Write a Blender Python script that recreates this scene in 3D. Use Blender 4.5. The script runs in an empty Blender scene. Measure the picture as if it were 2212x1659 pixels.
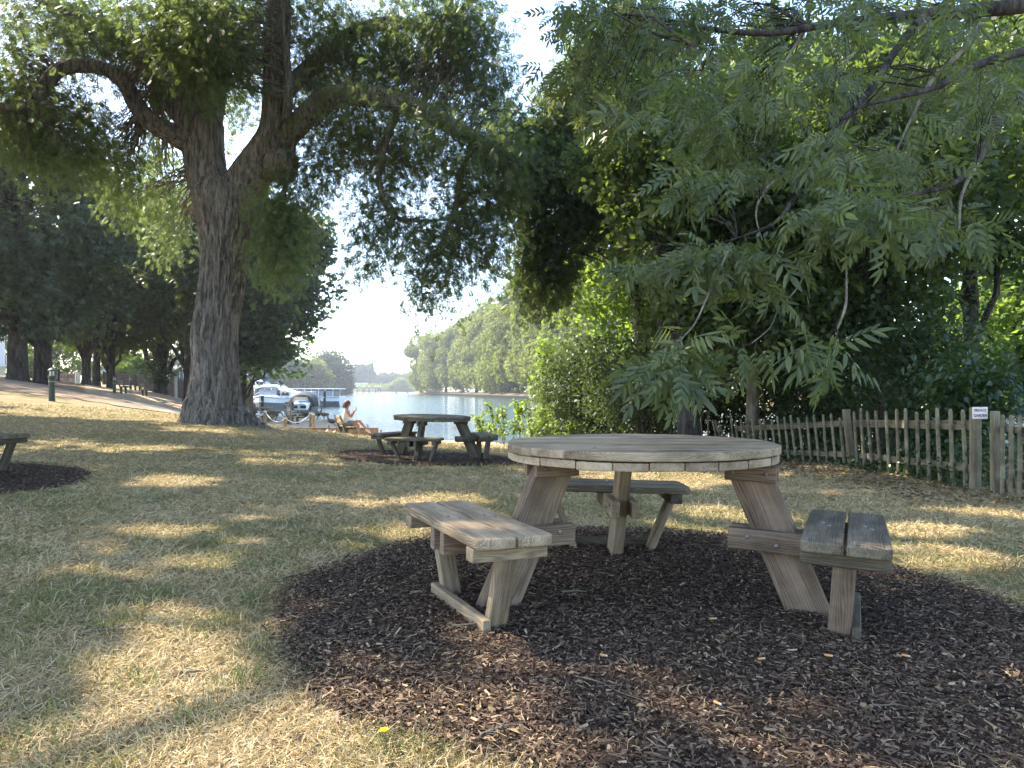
import bpy, bmesh, math, random
import numpy as np
from mathutils import Vector, Matrix, Euler

C = bpy.context.scene.collection
SC = bpy.context.scene
RNG = np.random.default_rng(7)
random.seed(7)
PI = math.pi

# ---------------------------------------------------------------- camera, sky, sun, exposure
H, F, CX, HY = 1.037, 712.5, 512.0, 390.0      # eye height; focal length, centre and horizon in a 1024 x 768 frame
cam = bpy.data.cameras.new('camera'); cam_o = bpy.data.objects.new('camera', cam); C.objects.link(cam_o)
cam.sensor_width = 36; cam.lens = F / 1024 * 36; cam.shift_y = (HY - 384) / 1024
cam.clip_start = 0.05; cam.clip_end = 5000
cam_o.location = (0, 0, H); cam_o.rotation_euler = (PI / 2, 0, 0)
SC.camera = cam_o

SUN_AZ, SUN_EL = -62.0, 48.0
S = np.array([math.cos(math.radians(SUN_EL)) * math.sin(math.radians(SUN_AZ)),
              math.cos(math.radians(SUN_EL)) * math.cos(math.radians(SUN_AZ)), math.sin(math.radians(SUN_EL))])
world = bpy.data.worlds.new('World'); SC.world = world; world.use_nodes = True
wn = world.node_tree.nodes; wl = world.node_tree.links
sky = wn.new('ShaderNodeTexSky'); sky.sky_type = 'NISHITA'; sky.sun_disc = False
sky.sun_elevation = math.radians(SUN_EL); sky.sun_rotation = math.radians(SUN_AZ)
sky.air_density = 1.0; sky.dust_density = 1.2; sky.ozone_density = 1.2
wl.new(sky.outputs[0], wn['Background'].inputs[0]); wn['Background'].inputs[1].default_value = 0.15
sun = bpy.data.lights.new('sun', 'SUN'); sun.energy = 3.7; sun.angle = math.radians(0.55); sun.color = (1, .88, .72)
sun_o = bpy.data.objects.new('sun', sun); C.objects.link(sun_o)
sun_o.rotation_euler = Vector(S).to_track_quat('Z', 'Y').to_euler()
SC.view_settings.view_transform = 'Standard'; SC.view_settings.look = 'None'; SC.view_settings.gamma = 1
SC.view_settings.exposure = 2.35
cy = SC.cycles
cy.max_bounces = 8; cy.diffuse_bounces = 5; cy.glossy_bounces = 3; cy.transmission_bounces = 6; cy.transparent_max_bounces = 4
cy.volume_bounces = 0; cy.use_denoising = True; cy.caustics_reflective = False; cy.caustics_refractive = False

# ---------------------------------------------------------------- maths helpers
def W(u, v, d):
    """World point that stands d metres out along pixel (u, v) of the 1024 x 768 frame."""
    return np.array([(u - CX) / F * d, d, H - (v - HY) / F * d])
def D(x, y, d):            # the same from coordinates on the 2212-pixel-wide view
    return W(x / 2.1602, y / 2.1602, d)

def _hash(ix, iy, iz):
    h = (ix.astype(np.int64) * 374761393 + iy.astype(np.int64) * 668265263 + iz.astype(np.int64) * 2147483647) & 0xffffffff
    h = ((h ^ (h >> 13)) * 1274126177) & 0xffffffff
    return ((h ^ (h >> 16)) & 0xffff) / 65535.0
def vnoise(p):
    p = np.asarray(p, float); i = np.floor(p).astype(np.int64); f = p - i; f = f * f * (3 - 2 * f); r = 0
    for dx in (0, 1):
        for dy in (0, 1):
            for dz in (0, 1):
                w = (f[..., 0] if dx else 1 - f[..., 0]) * (f[..., 1] if dy else 1 - f[..., 1]) * (f[..., 2] if dz else 1 - f[..., 2])
                r = r + w * _hash(i[..., 0] + dx, i[..., 1] + dy, i[..., 2] + dz)
    return r
def fbm(p, o=3):
    p = np.asarray(p, float); r = 0; a = .5; t = 0
    for k in range(o):
        r = r + a * vnoise(p + 17.3 * k); t += a; a *= .5; p = p * 2.03
    return r / t
def sstep(a, b, x):
    t = np.clip((x - a) / (b - a), 0, 1); return t * t * (3 - 2 * t)

# ---------------------------------------------------------------- terrain
WATER_Z = -1.15
_cp = np.array([
 (0,0,0),(6,0,-.06),(-6,0,.06),(0,-10,0),(.65,3.6,0),(2.6,3,-.05),(-1.2,3.5,.035),(.65,5.3,-.01),(2,-3,0),(-3,5,.05),
 (5.2,8,-.16),(5.4,12.3,-.27),(5,16,-.5),(4.3,19,-.62),(-1.4,12.5,-.177),(-4,12,-.02),(-6.2,7.3,.1),(-7.25,18,.19),(-9,14,.2),(-14.5,22.4,.69),
 (-24,35,1.45),(-26.6,38,1.5),(-30,50,1.43),(-24.5,45,.8),(-30.6,60,.82),(-31,70,.6),(-36,78,1.6),(-14.7,30,.3),(-12,33,-.9),(-11,40,-.95),
 (-14,40,-.93),(-16,50,-.97),(-22,60,-1.0),(-19,44,-.5),(-25,54,.1),(-11.5,27,-.1),(-9,24,-.05),(-6,25.3,-.73),(-3,28,-.9),(-1.4,22,-.64),(-4,19,-.2),
 (-8,31,-.92),(-40,60,1.7),(-60,100,1.6),(-40,20,1.6),(-20,10,.9),(-10,3,.25),(-15,-8,.3),(12,8,-.2),(12,16,-.5),(22,10,-.5),(30,-5,-.4),(8,22,-.8),(1,20,-.6),(14,20,-.7)], float)
def _U(r2): return np.where(r2 > 1e-12, r2 * np.log(np.maximum(r2, 1e-12)) * .5, 0)
def _tps():
    n = len(_cp); d2 = ((_cp[:, None, :2] - _cp[None, :, :2]) ** 2).sum(-1)
    A = np.zeros((n + 3, n + 3)); A[:n, :n] = _U(d2) + np.eye(n) * .6; A[:n, n] = 1; A[:n, n + 1:] = _cp[:, :2]; A[n:, :n] = A[:n, n:].T
    b = np.zeros(n + 3); b[:n] = _cp[:, 2]; return np.linalg.solve(A, b)
_tw = _tps()
RIVER = np.array([(-6.4,32.5),(-9.5,41),(-12.8,51),(-17,56),(-25,61.5),(-33,67),(-46,90),(-70,180),(-92,330),(-142,610),(-84,610),(-51,362),(-28,312),(6.5,171),(34,60),(90,-60),(220,-60),(120,2),(30,19),(6,24),(-.8,27)], float)
def river_sd(x, y):
    """Signed distance to the river's edge, negative over the water."""
    d = np.full(x.shape, 1e9); ins = np.zeros(x.shape, bool); n = len(RIVER)
    for i in range(n):
        a, b = RIVER[i], RIVER[(i + 1) % n]; e = b - a
        t = np.clip(((x - a[0]) * e[0] + (y - a[1]) * e[1]) / (e @ e), 0, 1)
        d = np.minimum(d, np.hypot(x - a[0] - t * e[0], y - a[1] - t * e[1]))
        c = (a[1] > y) != (b[1] > y)
        with np.errstate(divide='ignore', invalid='ignore'):
            ins ^= c & (x < (b[0] - a[0]) * (y - a[1]) / (b[1] - a[1] + 1e-12) + a[0])
    return np.where(ins, -d, d)
def zg(x, y):
    x = np.asarray(x, float); y = np.asarray(y, float); sh = x.shape; x = x.ravel(); y = y.ravel()
    z = np.full(x.shape, _tw[-3]) + _tw[-2] * x + _tw[-1] * y
    for i in range(len(_cp)): z += _tw[i] * _U((x - _cp[i, 0]) ** 2 + (y - _cp[i, 1]) ** 2)
    far = sstep(30, 75, np.hypot(x * .8 + 5, y - 30))
    zf = np.where(x < -30 - .0 * y, 1.2, -.5)
    z = z * (1 - far) + far * (np.where(y < 95, zf, -.35))
    z = np.clip(z, -1.05, 2.2)
    sd = river_sd(x, y)
    w = np.where(y < 100, 1.3, 3.)
    bank = -1.12 + (z + 1.12) * sstep(0, 1, sd / w)
    z = np.where(sd > 0, bank, np.maximum(-1.12 + sd * .35, -2.2))
    return z.reshape(sh)
def g(x, y): return float(zg(np.array([x]), np.array([y]))[0])
def G(u, v, lo=1., hi=140.):
    """Where the ray through pixel (u, v) meets the ground."""
    d = np.geomspace(lo, hi, 3000); p = W(u, v, d[:, None].T) if False else None
    x = (u - CX) / F * d; z = H - (v - HY) / F * d
    below = np.nonzero(z <= zg(x, d))[0]
    k = below[0] if len(below) else len(d) - 1
    return np.array([x[k], d[k], g(x[k], d[k])])
def GD(x, y, **k): return G(x / 2.1602, y / 2.1602, **k)

# ---------------------------------------------------------------- materials
def mat(name, rough=.8, spec=.3, metal=0.):
    m = bpy.data.materials.new(name); m.use_nodes = True; b = m.node_tree.nodes['Principled BSDF']
    b.inputs['Roughness'].default_value = rough; b.inputs['Specular IOR Level'].default_value = spec; b.inputs['Metallic'].default_value = metal
    return m, m.node_tree.nodes, m.node_tree.links, b
def ramp(n, stops, interp='LINEAR'):
    r = n.new('ShaderNodeValToRGB'); e = r.color_ramp.elements; r.color_ramp.interpolation = interp
    while len(e) < len(stops): e.new(.5)
    for k, (p, c) in enumerate(stops): e[k].position = p; e[k].color = (*c, 1)
    return r
def coords(n, l, scale=(1, 1, 1), src='Object'):
    t = n.new('ShaderNodeTexCoord'); mp = n.new('ShaderNodeMapping'); mp.inputs['Scale'].default_value = scale
    l.new(t.outputs[src], mp.inputs[0]); return mp
def noise(n, l, vec, scale, detail=4, rough=.55, dist=0.):
    t = n.new('ShaderNodeTexNoise'); t.inputs['Scale'].default_value = scale; t.inputs['Detail'].default_value = detail
    t.inputs['Roughness'].default_value = rough; t.inputs['Distortion'].default_value = dist
    if vec is not None: l.new(vec.outputs[0], t.inputs['Vector'])
    return t
def bump(n, l, b, h, strength=.4, dist=.02):
    bp = n.new('ShaderNodeBump'); bp.inputs['Strength'].default_value = strength; bp.inputs['Distance'].default_value = dist
    l.new(h, bp.inputs['Height']); l.new(bp.outputs[0], b.inputs['Normal']); return bp
def mixc(n, l, fac, a, b, mode='MIX'):
    m = n.new('ShaderNodeMix'); m.data_type = 'RGBA'; m.blend_type = mode
    for s, v in ((m.inputs[0], fac), (m.inputs[6], a), (m.inputs[7], b)):
        if hasattr(v, 'is_linked') or hasattr(v, 'links'): l.new(v, s)
        else: s.default_value = v if isinstance(v, (int, float)) else (*v, 1)
    return m.outputs[2]
def speckled(name, c1, c2, scale=8, rough=.8, spec=.25, bs=.15, metal=0., src='Object', stretch=(1, 1, 1)):
    m, n, l, b = mat(name, rough, spec, metal); v = coords(n, l, stretch, src); t = noise(n, l, v, scale, 5, .6)
    r = ramp(n, [(.3, c1), (.7, c2)]); l.new(t.outputs[0], r.inputs[0]); l.new(r.outputs[0], b.inputs[0])
    if bs: bump(n, l, b, t.outputs[0], bs, .01)
    return m
def leaf_mat(name, c1, c2, t1, trans=.42, rough=.45, spec=.35, nscale=.6, strength=1.):
    """Leaf: per-leaf hue plus slow hue drift through the crown; light passes through the blade."""
    m, n, l, b = mat(name, rough, spec)
    ge = n.new('ShaderNodeNewGeometry'); v = coords(n, l); t = noise(n, l, v, nscale, 2)
    a = n.new('ShaderNodeMath'); a.operation = 'MULTIPLY_ADD'; l.new(ge.outputs['Random Per Island'], a.inputs[0]); a.inputs[1].default_value = .7; l.new(t.outputs[0], a.inputs[2])
    s = n.new('ShaderNodeMath'); s.operation = 'SUBTRACT'; l.new(a.outputs[0], s.inputs[0]); s.inputs[1].default_value = .36
    r = ramp(n, [(.2, c1), (.8, c2)]); l.new(s.outputs[0], r.inputs[0]); l.new(r.outputs[0], b.inputs[0])
    tr = n.new('ShaderNodeBsdfTranslucent'); tc = mixc(n, l, s.outputs[0], tuple(x * .75 for x in t1), tuple(x * 1.15 for x in t1)); l.new(tc, tr.inputs[0])
    mx = n.new('ShaderNodeMixShader'); mx.inputs[0].default_value = trans
    l.new(b.outputs[0], mx.inputs[1]); l.new(tr.outputs[0], mx.inputs[2]); l.new(mx.outputs[0], n['Material Output'].inputs[0])
    return m
def wood_mat(name, pale, mid, dark, ring=55., rough=.8, grain=1.):
    """Weathered timber: X of the part is the grain; rings show as arcs on end faces."""
    m, n, l, b = mat(name, rough, .2); t = n.new('ShaderNodeTexCoord'); ge = n.new('ShaderNodeNewGeometry')
    off = n.new('ShaderNodeVectorMath'); off.operation = 'MULTIPLY_ADD'
    cmb = n.new('ShaderNodeCombineXYZ')
    for k, f in enumerate((7.3, .31, .17)):
        mm = n.new('ShaderNodeMath'); mm.operation = 'MULTIPLY'; l.new(ge.outputs['Random Per Island'], mm.inputs[0]); mm.inputs[1].default_value = f; l.new(mm.outputs[0], cmb.inputs[k])
    ad = n.new('ShaderNodeVectorMath'); ad.operation = 'ADD'; l.new(t.outputs['Object'], ad.inputs[0]); l.new(cmb.outputs[0], ad.inputs[1])
    sc = n.new('ShaderNodeVectorMath'); sc.operation = 'MULTIPLY'; l.new(ad.outputs[0], sc.inputs[0]); sc.inputs[1].default_value = (.12, 1, 1)
    dn = noise(n, l, sc, 7., 3); dsc = n.new('ShaderNodeVectorMath'); dsc.operation = 'SCALE'; l.new(dn.outputs['Color'], dsc.inputs[0]); dsc.inputs['Scale'].default_value = .10
    ad2 = n.new('ShaderNodeVectorMath'); ad2.operation = 'ADD'; l.new(sc.outputs[0], ad2.inputs[0]); l.new(dsc.outputs[0], ad2.inputs[1])
    wv = n.new('ShaderNodeTexWave'); wv.wave_type = 'RINGS'; wv.rings_direction = 'X'; wv.inputs['Scale'].default_value = ring; wv.inputs['Distortion'].default_value = 1.2; wv.inputs['Detail'].default_value = 2
    l.new(ad2.outputs[0], wv.inputs['Vector'])
    sf = n.new('ShaderNodeVectorMath'); sf.operation = 'MULTIPLY'; l.new(ad.outputs[0], sf.inputs[0]); sf.inputs[1].default_value = (.035, 1, 1)
    fine = noise(n, l, sf, 95., 5, .7); big = noise(n, l, sc, 9., 4, .6)
    r = ramp(n, [(.25, dark), (.55, mid), (.8, pale)])
    a = n.new('ShaderNodeMath'); a.operation = 'MULTIPLY_ADD'; l.new(wv.outputs['Fac'], a.inputs[0]); a.inputs[1].default_value = .20 * grain
    a2 = n.new('ShaderNodeMath'); a2.operation = 'MULTIPLY_ADD'; l.new(fine.outputs[0], a2.inputs[0]); a2.inputs[1].default_value = .55; l.new(big.outputs[0], a2.inputs[2])
    a3 = n.new('ShaderNodeMath'); a3.operation = 'SUBTRACT'; l.new(a2.outputs[0], a3.inputs[0]); a3.inputs[1].default_value = .36
    l.new(a3.outputs[0], a.inputs[2]); l.new(a.outputs[0], r.inputs[0])
    rr = n.new('ShaderNodeMath'); rr.operation = 'MULTIPLY_ADD'; l.new(ge.outputs['Random Per Island'], rr.inputs[0]); rr.inputs[1].default_value = .22; rr.inputs[2].default_value = .88
    hs = n.new('ShaderNodeHueSaturation'); l.new(r.outputs[0], hs.inputs['Color']); l.new(rr.outputs[0], hs.inputs['Value'])
    kv = n.new('ShaderNodeTexVoronoi'); kv.inputs['Scale'].default_value = 5.; ks = n.new('ShaderNodeVectorMath'); ks.operation = 'MULTIPLY'; l.new(ad.outputs[0], ks.inputs[0]); ks.inputs[1].default_value = (.5, 1.2, 1.2); l.new(ks.outputs[0], kv.inputs['Vector'])
    kr = ramp(n, [(.07, (.22, .17, .13)), (.13, (1, 1, 1))]); l.new(kv.outputs['Distance'], kr.inputs[0])
    dirt = noise(n, l, ad, 3.2, 5, .65); dr = ramp(n, [(.34, (.50, .48, .46)), (.62, (1.06, 1.05, 1.03))]); l.new(dirt.outputs[0], dr.inputs[0])
    l.new(mixc(n, l, .8, mixc(n, l, .75, hs.outputs[0], kr.outputs[0], 'MULTIPLY'), dr.outputs[0], 'MULTIPLY'), b.inputs[0])
    bump(n, l, b, a.outputs[0], .55, .004)
    return m
def bark_mat(name, c1, c2, c3, scale=6., zs=.18, bs=.9, bd=.05):
    m, n, l, b = mat(name, .95, .1); v = coords(n, l, (1, 1, zs)); t = noise(n, l, v, scale, 6, .65, .6); t2 = noise(n, l, v, scale * 3.1, 5, .7)
    a = n.new('ShaderNodeMath'); a.operation = 'MULTIPLY_ADD'; l.new(t2.outputs[0], a.inputs[0]); a.inputs[1].default_value = .5; l.new(t.outputs[0], a.inputs[2])
    r = ramp(n, [(.60, c1), (.75, c2), (.90, c3)]); l.new(a.outputs[0], r.inputs[0]); l.new(r.outputs[0], b.inputs[0])
    bump(n, l, b, a.outputs[0], bs, bd); return m

M = {}
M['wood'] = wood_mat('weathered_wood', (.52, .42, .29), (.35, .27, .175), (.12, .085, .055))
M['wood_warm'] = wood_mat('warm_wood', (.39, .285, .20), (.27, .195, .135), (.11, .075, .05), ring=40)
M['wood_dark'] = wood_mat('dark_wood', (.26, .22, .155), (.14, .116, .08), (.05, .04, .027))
M['steel'] = speckled('steel', (.16, .15, .14), (.26, .24, .22), 30, .5, .5, 0, .6)
M['bark'] = bark_mat('ash_bark', (.06, .053, .048), (.18, .157, .14), (.32, .285, .25), 13., .13, 1., .08)
M['bark_dark'] = bark_mat('chestnut_bark', (.018, .015, .014), (.05, .042, .037), (.10, .085, .072), 8.)
M['bark_pale'] = bark_mat('twig_bark', (.10, .085, .06), (.19, .165, .12), (.30, .27, .21), 9.)
M['leaf_ash'] = leaf_mat('ash_leaf', (.050, .074, .040), (.095, .122, .058), (.21, .29, .075), .48)
M['leaf_near'] = leaf_mat('near_ash_leaf', (.032, .052, .026), (.105, .126, .050), (.20, .26, .05), .38, .42, .38)
M['leaf_mid'] = leaf_mat('maple_leaf', (.028, .050, .022), (.062, .092, .034), (.19, .28, .04), .42)
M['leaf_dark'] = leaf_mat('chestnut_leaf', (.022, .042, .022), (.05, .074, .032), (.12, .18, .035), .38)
M['leaf_bright'] = leaf_mat('willow_leaf', (.07, .12, .03), (.13, .19, .045), (.32, .45, .06), .5)
M['leaf_plane'] = leaf_mat('plane_leaf', (.115, .145, .03), (.19, .215, .042), (.27, .32, .045), .4, .6, .2, .12)
M['leaf_far'] = leaf_mat('far_leaf', (.05, .085, .04), (.08, .115, .05), (.12, .18, .05), .3, .7, .1, .05)
M['leaf_ivy'] = leaf_mat('ivy_leaf', (.02, .045, .018), (.05, .085, .03), (.10, .17, .03), .3, .3, .5)

# ---------------------------------------------------------------- object helpers
def link(o, parent=None):
    C.objects.link(o)
    if parent is not None: o.parent = parent
    return o
def raw_mesh(name, V, FQ, material, parent=None, smooth=False, mids=None):
    """V (n,3); FQ (m,k) with all faces of k corners."""
    V = np.asarray(V, np.float32); FQ = np.asarray(FQ, np.int32); k = FQ.shape[1]
    me = bpy.data.meshes.new(name); me.vertices.add(len(V)); me.vertices.foreach_set('co', V.ravel())
    me.loops.add(FQ.size); me.loops.foreach_set('vertex_index', FQ.ravel())
    me.polygons.add(len(FQ)); me.polygons.foreach_set('loop_start', np.arange(0, FQ.size, k, dtype=np.int32))
    me.polygons.foreach_set('loop_total', np.full(len(FQ), k, np.int32))
    if smooth: me.polygons.foreach_set('use_smooth', np.ones(len(FQ), bool))
    ms = material if isinstance(material, (list, tuple)) else [material]
    for q in ms: me.materials.append(q)
    if mids is not None: me.polygons.foreach_set('material_index', np.asarray(mids, np.int32))
    me.update(calc_edges=True); me.validate()
    return link(bpy.data.objects.new(name, me), parent)
class MB:
    """Collects boxes, bars, tubes and lathes for ONE mesh object."""
    def __init__(s): s.V = []; s.Fc = []; s.Mi = []
    def add(s, V, Fc, mi=0):
        o = len(s.V); s.V += [tuple(map(float, v)) for v in V]; s.Fc += [tuple(i + o for i in f) for f in Fc]; s.Mi += [mi] * len(Fc); return s
    def box(s, c, size, rot=None, mi=0):
        c = np.array(c, float); h = np.array(size, float) / 2; R = np.eye(3) if rot is None else np.array(rot)
        V = [c + R @ (h * np.array(q)) for q in ((-1,-1,-1),(1,-1,-1),(1,1,-1),(-1,1,-1),(-1,-1,1),(1,-1,1),(1,1,1),(-1,1,1))]
        return s.add(V, [(3,2,1,0),(4,5,6,7),(0,1,5,4),(1,2,6,5),(2,3,7,6),(3,0,4,7)], mi)
    def bar(s, a, b, w, h, up=(0, 0, 1), mi=0):
        a = np.array(a, float); b = np.array(b, float); x = b - a; L = np.linalg.norm(x); x /= L; y = np.cross(up, x)
        if np.linalg.norm(y) < 1e-6: y = np.cross((1, 0, 0), x)
        y /= np.linalg.norm(y); z = np.cross(x, y)
        return s.box((a + b) / 2, (L, w, h), np.array([x, y, z]).T, mi)
    def tube(s, P, R, n=8, cap=True, mi=0):
        P = np.array(P, float); R = np.full(len(P), R, float) if np.isscalar(R) else np.array(R, float)
        T = np.gradient(P, axis=0) if len(P) > 2 else np.repeat((P[1] - P[0])[None], 2, 0); T /= np.linalg.norm(T, axis=1)[:, None] + 1e-12
        ref = np.array([0, 0, 1.]) if abs(T[0, 2]) < .9 else np.array([1., 0, 0]); V = []
        for k in range(len(P)):
            x = np.cross(ref, T[k]); x /= np.linalg.norm(x) + 1e-12; y = np.cross(T[k], x); ref = np.cross(x, T[k]) * -1 if False else y
            ref = y if abs(T[k] @ y) < .5 else ref
            for q in range(n):
                a = 2 * PI * q / n; V.append(P[k] + R[k] * (math.cos(a) * x + math.sin(a) * y))
        Fc = [(k * n + q, k * n + (q + 1) % n, (k + 1) * n + (q + 1) % n, (k + 1) * n + q) for k in range(len(P) - 1) for q in range(n)]
        if cap: Fc += [tuple(range(n))[::-1], tuple((len(P) - 1) * n + q for q in range(n))]
        return s.add(V, Fc, mi)
    def lathe(s, c, prof, n=16, mi=0):
        c = np.array(c, float); V = [c + np.array([r * math.cos(2*PI*q/n), r * math.sin(2*PI*q/n), z]) for r, z in prof for q in range(n)]
        Fc = [(k*n+q, k*n+(q+1) % n, (k+1)*n+(q+1) % n, (k+1)*n+q) for k in range(len(prof)-1) for q in range(n)]
        Fc += [tuple(range(n))[::-1], tuple((len(prof)-1)*n+q for q in range(n))]
        return s.add(V, Fc, mi)
    def prism(s, poly, z0, z1, mi=0, fr=lambda x, y, z: (x, y, z)):
        n = len(poly); V = [fr(x, y, z0) for x, y in poly] + [fr(x, y, z1) for x, y in poly]
        return s.add(V, [tuple(range(n))[::-1], tuple(range(n, 2*n))] + [(q, (q+1) % n, n+(q+1) % n, n+q) for q in range(n)], mi)
    def loft(s, secs, close=True, cap=True, mi=0):
        n = len(secs[0]); V = [p for q in secs for p in q]
        Fc = [(k*n+q, k*n+(q+1) % n, (k+1)*n+(q+1) % n, (k+1)*n+q) for k in range(len(secs)-1) for q in range(n if close else n-1)]
        if cap: Fc += [tuple(range(n))[::-1], tuple((len(secs)-1)*n+q for q in range(n))]
        return s.add(V, Fc, mi)
    def build(s, name, material, parent=None, smooth=False, bevel=0., fix=True):
        me = bpy.data.meshes.new(name); me.from_pydata(s.V, [], s.Fc)
        for q in (material if isinstance(material, (list, tuple)) else [material]): me.materials.append(q)
        me.polygons.foreach_set('material_index', np.array(s.Mi, np.int32))
        if fix or bevel:
            bm = bmesh.new(); bm.from_mesh(me); bmesh.ops.recalc_face_normals(bm, faces=bm.faces)
            if bevel: bmesh.ops.bevel(bm, geom=[e for e in bm.edges if len(e.link_faces) == 2 and e.calc_face_angle(0) > .5], offset=bevel, segments=2, affect='EDGES', profile=.5)
            bm.to_mesh(me); bm.free()
        if smooth: me.polygons.foreach_set('use_smooth', np.ones(len(me.polygons), bool))
        me.update(); return link(bpy.data.objects.new(name, me), parent)
def tag(o, label=None, cat=None, group=None, kind=None):
    for k, v in (('label', label), ('category', cat), ('group', group), ('kind', kind)):
        if v: o[k] = v
    return o
def thing(name, label, cat, loc=(0, 0, 0), rz=0., group=None):
    o = bpy.data.objects.new(name, None); o.empty_display_size = .2; C.objects.link(o); o.location = tuple(map(float, loc)); o.rotation_euler = (0, 0, rz)
    return tag(o, label, cat, group)
def copy_tree(o, parent=None):
    c = o.copy(); C.objects.link(c)
    if parent is not None: c.parent = parent; c.matrix_parent_inverse = o.matrix_parent_inverse
    for ch in [q for q in SC.objects if q.parent == o]: copy_tree(ch, c)
    return c
def place(o, loc, rz=0., label=None, group=None, scale=None):
    o.location = tuple(map(float, loc)); o.rotation_euler = (0, 0, rz)
    if label: o['label'] = label
    if group: o['group'] = group
    if scale: o.scale = (scale,) * 3
    return o
def frame(o, center, x, z=(0, 0, 1)):
    x = Vector(x).normalized(); z = Vector(z); y = z.cross(x).normalized(); z = x.cross(y)
    o.matrix_local = Matrix(((x.x, y.x, z.x, center[0]), (x.y, y.y, z.y, center[1]), (x.z, y.z, z.z, center[2]), (0, 0, 0, 1))); return o
def board(name, parent, m, center, x, size, z=(0, 0, 1), bevel=.006):
    """A sawn board of its own mesh, X along the grain."""
    return frame(MB().box((0, 0, 0), size).build(name, m, parent, bevel=bevel), center, x, z)

# leaves ------------------------------------------------------------------
def rhomb(L, w, fold=0.):
    return np.array([(0, 0, 0), (L * .42, -w / 2, fold), (L, 0, -L * .06), (L * .42, w / 2, fold)], float)
def pinnate(pairs=4, ll=.34, lw=.13, ang=52, droop=.25, stalk=.25):
    """Ash leaf of unit length along +X: leaflets in pairs and one at the tip. Returns V, F."""
    V = []; 
    for k in range(pairs):
        x = stalk + (1 - stalk - ll * .75) * k / max(pairs - 1, 1) if pairs > 1 else stalk
        for s in (-1, 1):
            a = math.radians(ang) * s; R = np.array([(math.cos(a), -math.sin(a), 0), (math.sin(a), math.cos(a), 0), (0, 0, 1)])
            q = rhomb(ll * (1 - .12 * abs(k - 1.5)), lw) @ R.T; q[:, 2] -= droop * np.hypot(q[:, 0], q[:, 1]) * .8; q[:, 0] += x; q[:, 2] -= .12 * x * x; V.append(q)
    q = rhomb(ll * 1.1, lw * 1.1); q[:, 0] += 1 - ll; q[:, 2] -= .12; V.append(q)
    V = np.concatenate(V); return V, np.arange(len(V)).reshape(-1, 4)
def palmate(nl=6, ll=1., lw=.36, droop=.35):
    V = []
    for k in range(nl):
        a = math.radians(-105 + 210 * k / (nl - 1)); R = np.array([(math.cos(a), -math.sin(a), 0), (math.sin(a), math.cos(a), 0), (0, 0, 1)])
        q = rhomb(ll * (1 - .25 * abs(a) / 1.8), lw) @ R.T; q[:, 2] -= droop * np.hypot(q[:, 0], q[:, 1]); V.append(q)
    V = np.concatenate(V); return V, np.arange(len(V)).reshape(-1, 4)
def single(): V = rhomb(1, .5, .08); return V, np.arange(4).reshape(1, 4)
def tuft(n=5, seed=1, lw=.45):
    r = np.random.default_rng(seed); V = []
    for k in range(n):
        q = rhomb(.8, lw, .05); e = Euler((r.uniform(-1, 1), r.uniform(-1.2, .8), r.uniform(0, 6.28))).to_matrix(); q = q @ np.array(e).T + r.normal(0, .25, 3); V.append(q)
    V = np.concatenate(V); return V, np.arange(len(V)).reshape(-1, 4)
def frames(dirs, roll, rng, up_bias=None):
    x = dirs / (np.linalg.norm(dirs, axis=1)[:, None] + 1e-9)
    ref = np.tile(np.array([0, 0, 1.]), (len(x), 1)) + rng.normal(0, roll, (len(x), 3))
    y = np.cross(ref, x); y /= np.linalg.norm(y, axis=1)[:, None] + 1e-9; z = np.cross(x, y)
    return np.stack([x, y, z], -1)
def leaves(name, P, dirs, size, tmpl, m, parent=None, roll=.5, rng=RNG):
    """One crown mesh: a copy of the leaf template at each point P, pointing along dirs."""
    TV, TF = tmpl; R = frames(dirs, roll, rng); size = np.broadcast_to(np.asarray(size, float), (len(P),))
    V = np.einsum('nij,kj->nki', R, TV) * size[:, None, None] + P[:, None, :]
    Fq = (TF[None] + (np.arange(len(P)) * len(TV))[:, None, None]).reshape(-1, TF.shape[1])
    return raw_mesh(name, V.reshape(-1, 3), Fq, m, parent)
def ball(n, rng=RNG, shell=0.):
    v = rng.normal(size=(n, 3)); v /= np.linalg.norm(v, axis=1)[:, None]
    return v * (rng.random(n)[:, None] * (1 - shell ** 3) + shell ** 3) ** (1 / 3)
def droopy(n, rng=RNG, down=.5, out=None, amt=.6):
    d = rng.normal(size=(n, 3)); d /= np.linalg.norm(d, axis=1)[:, None]
    if out is not None: d = d + amt * out
    d[:, 2] -= down; return d
def smooth_path(P, n=8):
    P = np.array(P, float); Q = np.vstack([2 * P[0] - P[1], P, 2 * P[-1] - P[-2]]); out = []
    for i in range(1, len(Q) - 2):
        for t in np.linspace(0, 1, n, endpoint=False):
            a, b, c, d = Q[i - 1:i + 3]
            out.append(.5 * (2 * b + (c - a) * t + (2 * a - 5 * b + 4 * c - d) * t ** 2 + (3 * b - a - 3 * c + d) * t ** 3))
    out.append(P[-1]); return np.array(out)
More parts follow.
